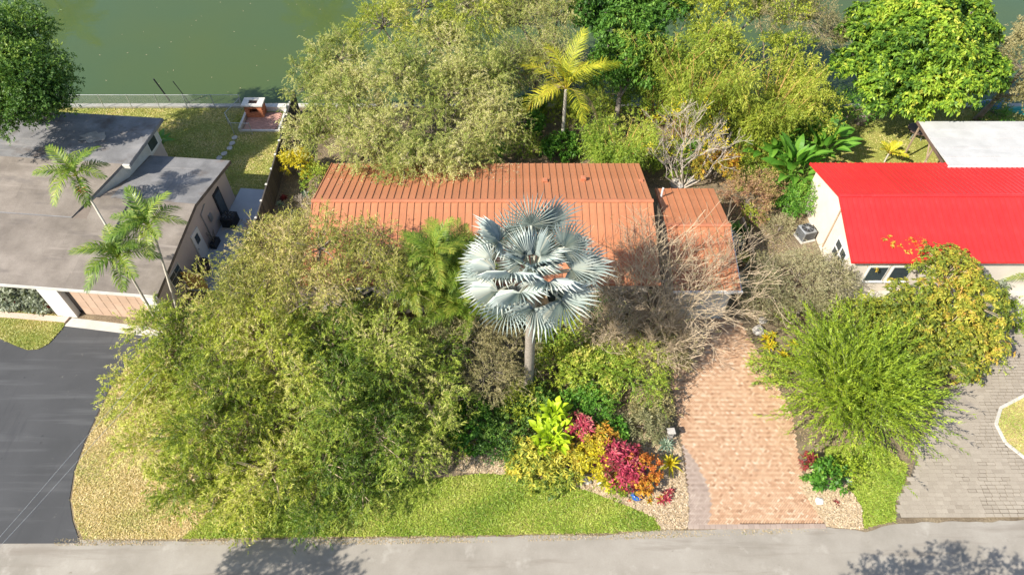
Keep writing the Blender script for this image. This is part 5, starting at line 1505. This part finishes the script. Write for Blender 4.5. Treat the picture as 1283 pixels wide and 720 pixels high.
for i, (px, py, r, h, sty, lf, lb) in enumerate((
    (960, 470, .9, .8, 'bush', 'l_yshrub', 'yellow green bush at the right edge of the brick driveway'),
    (1040, 415, 1.2, 1.2, 'bush', 'l_yshrub', 'bush between the grey shrub and the umbrella leaf tree'),
    (1085, 400, 1.2, 1.0, 'bush', 'l_front', 'olive bush before the red house front windows'),
    (1062, 596, .7, .6, 'bush', 'l_conifer', 'low bright green growth at the front of the spiky shrub'),
    (1140, 460, 1.2, 1.2, 'bush', 'l_front', 'olive bush under the umbrella leaf tree'),
    (1225, 450, .8, .8, 'bush', 'l_front', 'small olive bush beside the grey paver driveway'),
    (985, 265, .6, .8, 'round', 'l_green', 'small green bush left of the cream gable'),
    (925, 300, .5, .7, 'round', 'l_dense', 'dark little bush beside the garage rake'),
    (950, 222, 1.2, 1.5, 'bush', 'l_yshrub', 'yellow green bush beside the rusty pink shrub'),
    (985, 250, 1.0, 1.3, 'bush', 'l_green', 'green bush between rusty shrub and cream gable'),
    (940, 278, .6, .8, 'bush', 'l_front', 'olive bush at the back end of the plant shelf'),
    (960, 245, 1.0, 1.3, 'bush', 'l_rust', 'rusty green bush above the tan board wall'),
    (975, 290, .8, .5, 'fine', 'l_grey', 'low grey weeds on the path left of the air conditioner'),
    (945, 345, .8, 1.0, 'fine', 'l_grey', 'grey green bush at the garage front right corner'))):
    bush('side_bush', lb, at(px, py), r, h, sty, lf, 10, group='bushes between garage and red house')
# palms
SILV = [fan_mesh('fan_leaf', 1.42, 1.75, 26, 2.0, M['l_bismarck'], s) for s in (.12, .26, .04)]
SILS = [fan_mesh('fan_leaf', 1.3, .75, 26, 1.9, M['l_bismarck'], s) for s in (.25, .4)]
bp = Vector((.83, 18.35, 0))
bt = thing('silver_palm', 'tall silver blue fan palm standing before the orange roof', 'palm tree', bp)
palm_trunk(bt, (0.02, .05, 8.9), .25, .22, M['palm_trunk'])
m = MB()
for k in range(60):
    a = k * 2.39996; z = 7.7 + 1.2 * k / 60
    m.tube([(.2 * math.cos(a), .2 * math.sin(a), z), (.33 * math.cos(a), .33 * math.sin(a), z + .25)], [.06, .03], 4)
m.build('leaf_bases', M['palm_trunk'], bt)
NF = 36
R5 = random.Random(3)
for k in range(NF):
    f = k / (NF - 1)
    a = k * 2.39996 + .4
    e = 80 - 84 * f ** .8 + R5.uniform(-6, 6)
    inst('fan_leaf', SILS[k % 2] if k < 11 else SILV[k % 3], bt, (.15 * math.cos(a), .15 * math.sin(a), 9.3 - .5 * f), (R5.uniform(-.45, .45), -e * D2R, a + R5.uniform(-.18, .18)), (.86 if k < 11 else 1.0) * R5.uniform(.88, 1.1))
DEADF = fan_mesh('fan_leaf', 1.1, 1.4, 22, 1.6, M['l_deadfrond'], .9)
for k in range(2):
    inst('fan_leaf', DEADF, bt, (0, 0, 8.55), (R5.uniform(-.4, .4), (58 + 8 * k) * D2R, k * 1.7 + .6), R5.uniform(.75, .95))
COCO = [pinnate_mesh('frond', 2.9, 52, .72, .0165, ar, M['l_coco'], .35, .15) for ar in (.7, 1.0)]
DEAD = pinnate_mesh('frond', 2.4, 40, .55, .02, .9, M['l_deadfrond'], .7, -.3)
cb = at(704, 186, 0)
ct = at(704, 115, 0); 
feather_palm('coconut_palm', 'yellow coconut palm standing behind the orange roof', (cb.x, cb.y), (cb.x, cb.y + .1, 4.7), COCO, 12, (76, -12), M['palm_pale'], .13, .10, dead=(DEAD, 2), a0=.9, sc=(1.15, 1.4))
ADO = [pinnate_mesh('frond', 1.75, 42, .58, .0185, ar, M['l_palm'], .6, .5) for ar in (1.0, 1.35)]
def ado(label, base, top, n, a0, fruit=False, bow=(0, 0)):
    feather_palm('slender_palm', label, base, top, ADO, n + 3, (74, 2), M['palm_pale'], .075, .055, group='slender palms by the left garage', shaft=M['l_green'], fruit=fruit, a0=a0, sc=(.98, 1.2), bow=bow)
ado('slender palm with orange fruit whose crown overhangs the grey roof valley', (-18.6, 22.0), at(103, 232, 5.4), 8, .3, True, (-.5, .6))
ado('slender palm with its crown over the tan garage door', (-18.75, 21.75), at(158, 335, 5.0), 11, 1.3)
ado('slender palm with its crown over the corner of the brown roof', (-18.0, 22.3), at(194, 296, 5.6), 9, 2.2)
ARE = [pinnate_mesh('frond', 1.9, 46, .48, .0135, ar, M['l_areca'], .45, .5) for ar in (.8, 1.15)]
def areca(label, base, h, n, stems, sc=(.8, 1.15), spread=.7, group='areca palms by the orange roof', mats=None):
    b = Vector((base[0], base[1], 0)); t = thing('areca_palm', label, 'palm tree', b, 0, group)
    for s in range(stems):
        a = s * 2.39996; rr = spread * math.sqrt(s / stems)
        x, y = rr * math.cos(a), rr * math.sin(a); hh = h * R.uniform(.65, 1.1)
        m = MB(); m.tube([(x * .4, y * .4, -.03), (x * .8, y * .8, hh * .6), (x, y, hh)], [.05, .045, .03], 6); m.build('stem', M['l_yshrub'], t)
        for k in range(n):
            aa = k * 2.39996 + s; e = 75 - 60 * k / n
            inst('frond', (mats or ARE)[k % 2], t, (x, y, hh), (R.uniform(-.2, .2), -e * D2R, aa), R.uniform(*sc))
areca('tall green areca palm clump touching the orange roof left of the silver palm', (-3.1, 22.1), 6.8, 8, 9, spread=1.1)
areca('lower areca palm clump in front of the orange eave', (-4.2, 21.3), 5.4, 8, 8, spread=1.1)
areca('areca palm clump half hidden behind the silver palm crown', (-2.6, 20.6), 4.2, 8, 7, spread=1.0)
YP = [pinnate_mesh('frond', 1.1, 24, .34, .03, ar, M['l_coco'], .3, .5) for ar in (.5, .8)]
p = at(1108, 203, 0)
feather_palm('young_palm', 'small yellow young palm in the yard behind the red roof', (p.x, p.y), (p.x, p.y, .7), YP, 7, (75, 20), M['palm_pale'], .06, .05)
p = at(1290, 375, 0)
feather_palm('young_palm', 'yellow arching palm at the right edge below the red eave', (p.x, p.y), (p.x, p.y, 1.4), ARE, 12, (75, 5), M['palm_pale'], .09, .08)
# far bank: palms and a tree whose reflections show in the water
for i, (x, lb) in enumerate(((-27.0, 'far bank coconut palm mirrored in the lake nearest the chain link fence'), (-64, 'far bank coconut palm mirrored near the dense tree'))):
    feather_palm('far_palm', lb, (x, 92), (x + .6, 91.4, 16.9), COCO, 22, (75, -35), M['palm_pale'], .3, .22, sc=(2.0, 2.5), a0=i)
# pale shrub, spiky shrub, schefflera on the right
tree('grey_shrub', 'grey green fine leaved round shrub below the air conditioner at right', 'shrub', at(1000, 395), [L_(1000, 350, 1.6, 1.7, None, 1.4), L_(965, 372, 1.2, 1.2), L_(1035, 350, 1.4, 1.3), L_(1000, 385, 1.0, 1.3)], 'fine', 'l_grey', 12, tr=.1, gaps=.15, frac=.1)
p = at(1054, 500, 0)
spray_shrub('spiky_shrub', 'big bright green spiky spreading shrub between the two driveways', (p.x, p.y), 3.6, 4.1, 1000, M['l_conifer'], m=54, ll=.20, lw=.026)
tree('umbrella_tree', 'yellowing umbrella leaf tree in front of the red roof eave', 'tree', at(1175, 465), [L_(1185, 345, 3.2, 1.7), L_(1140, 385, 2.6, 1.6), L_(1225, 385, 2.4, 1.5), L_(1185, 410, 2.0, 1.8), L_(1235, 425, 1.5, 1.1), L_(1125, 425, 1.5, 1.5), L_(1180, 450, 1.2, 1.5), L_(1100, 400, 1.4, 1.1)], 'schef', 'l_schef', 21, bark='bark_pale', tr=.12, gaps=.25, frac=.12, inner=.25, over=dict(t=.34, n=2), clump=(9,))
bush('green_fern', 'fresh green ferny bush right of the umbrella leaf tree', at(1258, 400), .9, .8, 'bush', 'l_conifer', 10)
p = at(1120, 345, 0)
tree('red_leaf_tree', 'thin tree with red and yellow leaf sprays against the red roof', 'tree', (p.x + .2, p.y - .8), [L_(1140, 308, 3.0, .75, None, .4), L_(1112, 305, 3.0, .6, None, .4), L_(1095, 330, 2.2, .5)], 'schef', 'l_orange', 14, bark='bark_pale', tr=.05, gaps=.3, frac=.4, over=dict(t=.7))
# bird of paradise behind the red house
BOP = [broad_leaf_mesh('leaf', 1.15, .26, M['l_green'], .3, .0, .7), broad_leaf_mesh('leaf', .95, .22, M['l_green'], .5, .0, .7)]
for i, (px, py, lb) in enumerate(((985, 232, 'large paddle leaved plant left of the red roof corner'), (1018, 205, 'paddle leaved plant touching the back corner of the red roof'), (962, 205, 'paddle leaved plant beside the rusty shrub'), (1000, 180, 'rearmost paddle leaved plant below the bamboo'))):
    leafy_plant('paddle_leaf_plant', lb, at(px, py), BOP, 46, (85, 10), group='paddle leaf plants behind the red house', h=1.3, spread=1.0, sc=(.95, 1.35))
bush('green_bush', 'bright green bush against the cream gable wall', at(1000, 268), .95, 1.9, 'bush', 'l_green', 10, over=dict(t=.6))
BAN = [broad_leaf_mesh('leaf', 1.1, .24, M['l_green'], .55, .05, .3)]
leafy_plant('banana_plant', 'banana plant behind the grey roofed house on the left lawn', at(205, 195), BAN, 10, (80, 15), h=.9, spread=.15)
# lime philodendron and the croton bed
LIM = [broad_leaf_mesh('leaf', .36, .15, M['l_lime'], .45, .12, .3), broad_leaf_mesh('leaf', .46, .13, M['l_lime'], .6, .2, .3)]
leafy_plant('lime_philodendron', 'lime green philodendron with large lobed leaves in the flower bed', at(688, 562), LIM, 90, (85, 0), h=.95, spread=.8)
leafy_plant('lime_philodendron', 'taller yellow green philodendron behind the lime one', at(693, 535), LIM, 50, (85, 5), h=1.3, spread=.5)
bush('variegated_croton', 'yellow striped croton at the left front of the flower bed', at(672, 588), 1.0, 1.0, 'croton', 'l_varieg', 16, over=dict(t=.62, ll=.24, lw=.034))
bush('variegated_croton', 'narrow leaved yellow green croton before the lime philodendron', at(707, 592), .8, .75, 'croton', 'l_varieg', 16, over=dict(t=.58, ll=.26, lw=.03))
bush('yellow_croton', 'golden croton in the middle of the flower bed', at(745, 585), .8, 1.15, 'croton', 'l_yellow', 15, over=dict(t=.35))
bush('orange_croton', 'orange and yellow croton behind the pink cordyline', at(748, 560), .8, 1.1, 'croton', 'l_orange', 14)
bush('pink_cordyline', 'magenta pink leaved cordyline in the flower bed centre', at(775, 590), .98, 1.2, 'croton', 'l_pink', 15, over=dict(ll=.28, lw=.036))
bush('pink_cordyline', 'small pink cordyline at the back of the flower bed', at(727, 548), .55, 1.2, 'croton', 'l_pink', 14, over=dict(ll=.25, lw=.034))
bush('coral_croton', 'coral orange fine leaved croton right of the pink cordyline', at(800, 600), .85, 1.1, 'croton', 'l_orange', 15, over=dict(t=.8, ll=.13))
bush('green_bush', 'small bright green plant at the front edge of the flower bed', at(772, 614), .5, .5, 'bush', 'l_conifer', 16)
bush('dark_bush', 'dark green bush behind the flower bed by the silver palm trunk', at(672, 515), .9, 1.2, 'round', 'l_dense', 10)
bush('dark_bush', 'shaded dark green bush between the silver palm and yellow shrub', at(720, 520), .8, 1.1, 'bush', 'l_green', 10)
bush('dark_bush', 'dark leaved bush left of the lime philodendron', at(625, 560), 1.0, 1.2, 'bush', 'l_dense', 10)
strap_rosette('maroon_bromeliad', 'maroon strap leaved plant in the shade left of the flower bed', at(642, 560), 16, .5, .035, M['l_maroon'], heads=4, stem=.3, spread=.35)
strap_rosette('striped_bromeliad', 'pale striped strap leaved plant at the left tip of the flower bed', at(628, 585), 18, .45, .03, M['l_varieg'], heads=3, stem=.1, spread=.3)
strap_rosette('yellow_bromeliad', 'bright yellow bromeliad at the edge of the brick driveway', at(838, 584), 30, .78, .055, M['l_yellow'], (80, 8), stem=.25)
strap_rosette('agave', 'silver striped agave right of the coral croton', at(815, 600), 26, .7, .035, M['l_agave'], (80, 15), stem=.15)
strap_rosette('agave', 'grey green spiky agave behind the yellow bromeliad', at(828, 562), 24, .6, .035, M['l_agave'], (80, 15), stem=.2, heads=2, spread=.2)
bush('grey_bush', 'grey green spiky bush beside the small post at the driveway', at(806, 540), .8, 1.0, 'croton', 'l_grey', 12, over=dict(t=.2, ll=.26, lw=.02))
strap_rosette('red_bromeliad', 'red and green bromeliads in the driveway corner of the bed', at(835, 628), 14, .38, .035, M['l_pink'], heads=4, stem=.1, spread=.28)
strap_rosette('orange_bromeliad', 'small orange bromeliads by the blue pot', at(815, 622), 14, .35, .03, M['l_orange'], heads=3, stem=.08, spread=.22)
strap_rosette('coral_bromeliad', 'tiny red bromeliad beside the blue pot', at(788, 628), 12, .24, .03, M['l_redcoral'])
bush('yellow_shrub', 'rounded yellow green shrub between silver palm trunk and brick driveway', at(792, 485), 1.6, 2.2, 'bamboo', 'l_yshrub', 9, over=dict(L=.75, ll=.17, wander=.9), gaps=.4)
bush('green_bush', 'bright yellow green bush right beneath the silver palm crown', at(735, 478), 1.4, 1.6, 'bush', 'l_yshrub', 10, over=dict(t=.62, ll=.16, lw=.04))
bush('green_bush', 'green shrub at the foot of the silver palm trunk', at(695, 470), 1.2, 1.5, 'bush', 'l_front', 10)
bush('tall_grass_bush', 'tan grassy shrub below the leafless twiggy tree', at(770, 440), 1.3, 1.7, 'bamboo', 'l_greyolive', 8, over=dict(t=.7))
bush('green_bush', 'small dark green bush below the front tree by the lawn', at(590, 540), 1.2, 1.3, 'round', 'l_green', 9)
bush('underbrush', 'mixed green undergrowth right of the front tree trunk', at(560, 545), 1.3, 1.0, 'bush', 'l_front', 9)
bush('underbrush', 'tangled undergrowth beneath the left side of the front tree', at(330, 560), 2.4, 1.1, 'bush', 'l_front', 7)
bush('underbrush', 'brownish undergrowth between front tree and orange roofed house', at(470, 420), 2.2, 1.2, 'bush', 'l_front2', 7)
bush('underbrush', 'low undergrowth beside the side walk of the left house', at(300, 400), 1.8, 1.2, 'bush', 'l_front', 7)
bush('underbrush', 'shady undergrowth under the middle of the front tree', at(440, 520), 2.2, 1.2, 'bush', 'l_front', 7)
bush('orange_bush', 'orange leaved plant peeping out beneath the front tree', at(330, 605), .6, .9, 'croton', 'l_orange', 12)
# succulents by the panel fence
strap_rosette('agave', 'pale blue agave between dark fence and yellow croton', at(382, 245), 22, .62, .05, M['l_agave'], (75, 15))
strap_rosette('agave', 'blue grey agave nearest the orange roof corner by the fence', at(369, 268), 20, .55, .05, M['l_agave'], (75, 15))
strap_rosette('agave', 'small blue agave against the dark panel fence', at(351, 256), 18, .5, .045, M['l_agave'], (75, 15))
strap_rosette('agave', 'grey agave behind the yellow croton at the fence', at(376, 210), 18, .6, .045, M['l_agave'], (75, 15))
strap_rosette('maroon_bromeliad', 'maroon bromeliad between the agaves by the dark fence', at(362, 246), 18, .5, .045, M['l_maroon'], heads=2, spread=.2)
bush('rust_bush', 'dry brownish bush at the end of the dark panel fence', at(335, 300), .9, 1.1, 'fine', 'l_rust', 10)
twig_tree('dead_bush', 'leafless grey brush between fence bed and orange roof', at(382, 262), [((-.4, 0, 1), 1), ((.4, .1, 1), 1), ((0, -.4, 1), 1), ((0, .4, 1), 1)], .5, 3, .02, M['bark_white'], cat='shrub')
# right of the brick driveway
strap_rosette('yellow_bromeliad', 'yellow bromeliad cluster right of the brick driveway by the grey shrub', at(978, 448), 18, .6, .045, M['l_yellow'], heads=5, stem=.2, spread=.45)
strap_rosette('yellow_bromeliad', 'smaller yellow bromeliad below the grey shrub near the spiky shrub', at(965, 428), 18, .5, .045, M['l_yellow'], heads=3, stem=.15, spread=.35)
bush('red_leaf_bush', 'reddish leaved plant at the driveway below the spiky shrub', at(1006, 582), .36, .5, 'croton', 'l_maroon', 14, over=dict(t=.8))
strap_rosette('maroon_bromeliad', 'dark red bromeliad in the wood chips right of the brick driveway', at(1047, 630), 22, .36, .035, M['l_maroon'], (75, 10))
bush('green_bush', 'green leafy bush at the foot of the spiky shrub by the brick driveway', at(1030, 600), .75, .9, 'round', 'l_green', 10)
strap_rosette('agave', 'blue green agave at the base of the spiky shrub', at(1060, 603), 20, .5, .04, M['l_agave'], (75, 15))
bush('silver_bush', 'silvery grey bushes in the bed before the left house wall', l2w(-7.9, .9), .85, .8, 'round', 'l_silver', 16)
bush('silver_bush', 'silvery bush at the left picture edge before the left house', l2w(-9.6, .9), .9, .8, 'round', 'l_silver', 16)
# street trees across the road, casting the shadows on it
tree('street_tree', 'street tree across the road at left casting leafy shade', 'tree', (-17.0, 3.4), [((-16.6, 5.0, 6.6), (1.7, 1.2, 1.3)), ((-18.0, 4.9, 7.0), (1.3, 1.0, 1.1)), ((-15.0, 4.8, 6.6), (1.1, .9, 1.0))], 'dense', 'l_dense', 9, tr=.2, gaps=.3)
tree('street_tree', 'street tree across the road at right casting leafy shade', 'tree', (11.0, 3.0), [((9.0, 4.5, 6.6), (1.5, 1.0, 1.2)), ((11.6, 4.7, 6.6), (1.7, 1.0, 1.2)), ((14.2, 4.5, 6.4), (1.5, 1.0, 1.1))], 'dense', 'l_dense', 5, tr=.16, gaps=.5)

# ------------------------------------------------------------------ small things
def pot(name, label, base, r, h, mat, plant=None, cat='pot'):
    b = Vector((base[0], base[1], base[2] if len(base) > 2 else 0)); t = thing(name, label, cat, b)
    q = MB(); q.lathe((0, 0, 0), [(r * .6, 0), (r * 1.05, h * .45), (r * 1.1, h * .7), (r * .85, h * .92), (r * .75, h), (r * .55, h), (r * .5, h * .85)], 14); q.build('body', mat, t, True)
    q = MB(); q.lathe((0, 0, h * .8), [(r * .49, .02), (r * .3, .03), (.01, .04)], 12); q.build('soil', M['soil'], t)
    if plant:
        P = nrm(NR.normal(0, 1, (14, 3)) + np.array([0, 0, .8])) * r; P[:, 2] += h
        foliage(t, 'plant', P, nrm(P - np.array([0, 0, h])), STY['croton'], M[plant])
    return t
pot('blue_pot', 'glossy blue pot at the front of the flower bed', at(797, 622), .26, .36, M['bluepot'])
b = at(751, 610)
st_ = thing('bird_statue', 'small white heron statue at the edge of the flower bed', 'statue', b)
q = MB(); q.lathe((0, 0, 0), [(.10, 0), (.10, .04), (.03, .06), (.03, .14), (.09, .22), (.12, .32), (.08, .42), (.04, .50)], 10); q.build('body', M['white'], st_, True)
q = MB(); q.tube([(0, 0, .46), (.05, -.02, .56), (.03, -.05, .66), (-.04, -.08, .68), (-.16, -.13, .65)], [.045, .035, .035, .04, .008], 7); q.build('neck', M['white'], st_, True)
b = at(838, 548)
po = thing('marker_post', 'small grey concrete post beside the brick driveway', 'post', b)
q = MB(); q.obox((0, 0, 0), .26, .22, .62, .1); q.build('post', M['stone'], po)
q = MB(); q.obox((0, 0, .623), .38, .32, .09, .1, .02); q.build('cap', M['stone'], po)
def rock(label, base, r, mat=M['stone'], z=0):
    n = 9; q = MB()
    q.lathe((0, 0, -.05), [(r * .8, 0), (r, r * .35), (r * .75, r * .75), (r * .3, r * .9)], n)
    q.v = [(x * R.uniform(.85, 1.15), y * R.uniform(.8, 1.15), z_ * R.uniform(.85, 1.15)) for x, y, z_ in q.v]
    o = q.build('rock', mat); o.location = (base[0], base[1], z)
    tag(o, label, 'rock')
rock('white rock in the wood chips right of the brick driveway', at(1026, 628), .22, M['white'])
rock('pale rock beside the roof gap behind the garage', at(848, 232), .5)
rock('second pale rock behind the garage wing back edge', at(865, 228), .4)
rock('grey stone right of the garage front corner', at(950, 415), .35)
rock('small grey stone right of the garage by the grey shrub', at(955, 402), .25)
rock('pale boulder at the foot of the agaves near the fence', at(366, 275), .3)
rock('pale rock at the front of the croton bed beside heron statue', at(735, 600), .28)
# side yard between garage and red house: pallets, pots, board edging
sh = thing('plant_shelf', 'dark wooden plant shelf along the right side of the garage', 'shelf', (12.9, 27.6, 0))
for k in range(12):
    q = MB(); q.box(-.45, -.05, -2.0 + k * .3, -1.74 + k * .3, .05, .10); q.build('slat', M['dark_wood'], sh)
for k in range(3):
    q = MB(); q.box(.1, .75, -1.7 + k * 1.25, -.8 + k * 1.25, .34, .39); q.build('shelf_board', M['dark_wood'], sh)
    for (x, y) in ((.14, -1.66), (.71, -1.66), (.14, -.84), (.71, -.84)):
        q = MB(); q.obox((x, y + k * 1.25, 0), .06, .06, .335); q.build('leg', M['dark_wood'], sh)
pot('red_pot', 'red pot on the plant shelf beside the garage', (13.35, 29.0, .39), .22, .35, M['redpot'], 'l_green')
pot('stone_pot', 'pale stone pot on the plant shelf beside the garage', (13.3, 28.2, .39), .2, .3, M['stone'], 'l_silver')
pot('clay_pot', 'terracotta pot at the front of the plant shelf', (13.35, 26.5, .39), .2, .3, M['terracotta'], 'l_varieg')
pot('grey_pot', 'grey pot standing on the ground right of the garage', (12.9, 25.1, 0), .24, .35, M['grey_metal'], 'l_agave')
bw = thing('board_edging', 'weathered tan board wall between garage side yard and red house', 'fence', (14.1, 28.3, 0))
for k in range(4):
    q = MB(); q.box(-.06, .06, -1.9 + k * .92, -1.0 + k * .92, 0, .85 + .02 * (k % 2)); q.build('board', M['wood'], bw)
gb = thing('wood_panel', 'leaning weathered wood panel at the head of the brick driveway', 'board', (14.0, 25.9, 0), .3)
for k in range(4):
    q = MB(); q.box(-.4 + k * .2, -.215 + k * .2, -.02, .02, 0, 1.1); o = q.build('board', M['wood'], gb)
# hose pipe and debris at the patio, white entrance wall of the red house
q = MB()
pts = [Vector((25.6 + .55 * math.cos(a), 22.9 + .5 * math.sin(a), 0)) for a in np.linspace(math.pi * .55, math.pi * 1.5, 9)]
for a, b in zip(pts[:-1], pts[1:]):
    d = b - a; c = (a + b) / 2; q.obox((c.x + .9, c.y + .8, 0), d.length + .02, .2, .75, math.atan2(d.y, d.x))
tag(q.build('entrance_wall', M['white']), 'curved white low wall at the red house entrance', 'wall')
pot('white_urn', 'white urn near the entrance below the red eave', at(1243, 368), .24, .5, M['white'], 'l_silver', 'urn')
# hulls at the water's edge
def hull(name, label, base, L, wd, mat, rz):
    t = thing(name, label, 'boat', base, rz)
    q = MB(); n = 10; ring = []
    secs = [(-L/2 + L * i / n) for i in range(n + 1)]
    vv = []
    for i, x in enumerate(secs):
        k = max(.04, math.sin(math.pi * (.03 + .94 * i / n)) ** .6)
        for a in np.linspace(0, math.pi, 7): vv.append((x, wd / 2 * k * math.cos(a), .38 * k * math.sin(a)))
    q.v = vv
    for i in range(n):
        for j in range(6):
            q.f.append((i*7 + j, (i+1)*7 + j, (i+1)*7 + j + 1, i*7 + j + 1)); q.t.append(.5)
    q.build('hull', mat, t, True)
    q = MB(); q.tube([(-L/2 * .9, 0, .36), (0, 0, .40), (L/2 * .9, 0, .36)], [.01, .03, .01], 5); q.build('keel', mat, t)
hull('upturned_boat', 'blue upturned boat at the water behind the white patio roof', at(1242, 132), 3.0, 1.1, M['bluehull'], .15)
hull('upturned_boat', 'teal upturned boat at the right picture edge by the water', at(1286, 140), 2.6, 1.0, M['tealhull'], -.1)
# overhead service wires
for i, (dx, lb) in enumerate(((0, 'upper thin pale overhead wire crossing above the asphalt driveway'), (.45, 'lower thin pale overhead wire crossing above the asphalt driveway'))):
    A = at(-60 + dx * 18, 740, 7.0); B = at(110 + dx * 18, 545 + dx * 20, 6.4)
    d = (B - A)
    q = MB(); q.tube([A - d * 1.2, A, A.lerp(B, .5) - Vector((0, 0, .03)), B, B + d * .6], .009, 4)
    tag(q.build('service_wire', M['offwhite']), lb, 'wire', 'overhead wires at the lower left')

Q = NR.uniform((-34, 43.5), (-12, 60), (60, 2)); a = NR.uniform(0, 6.28, 60)
d = np.stack([np.cos(a), np.sin(a), 0 * a], 1) * NR.uniform(.02, .09, 60)[:, None]; e = np.stack([-np.sin(a), np.cos(a), 0 * a], 1) * .03
b = np.column_stack([Q, np.full(60, -.54)])
tag(link(bpy.data.objects.new('floating_leaves', quads_mesh('floating_leaves', np.stack([b - d, b + e, b + d, b - e], 1), np.full(60, .9), M['litter']))), 'pale leaves floating on the green lake', 'leaves', None, 'stuff')
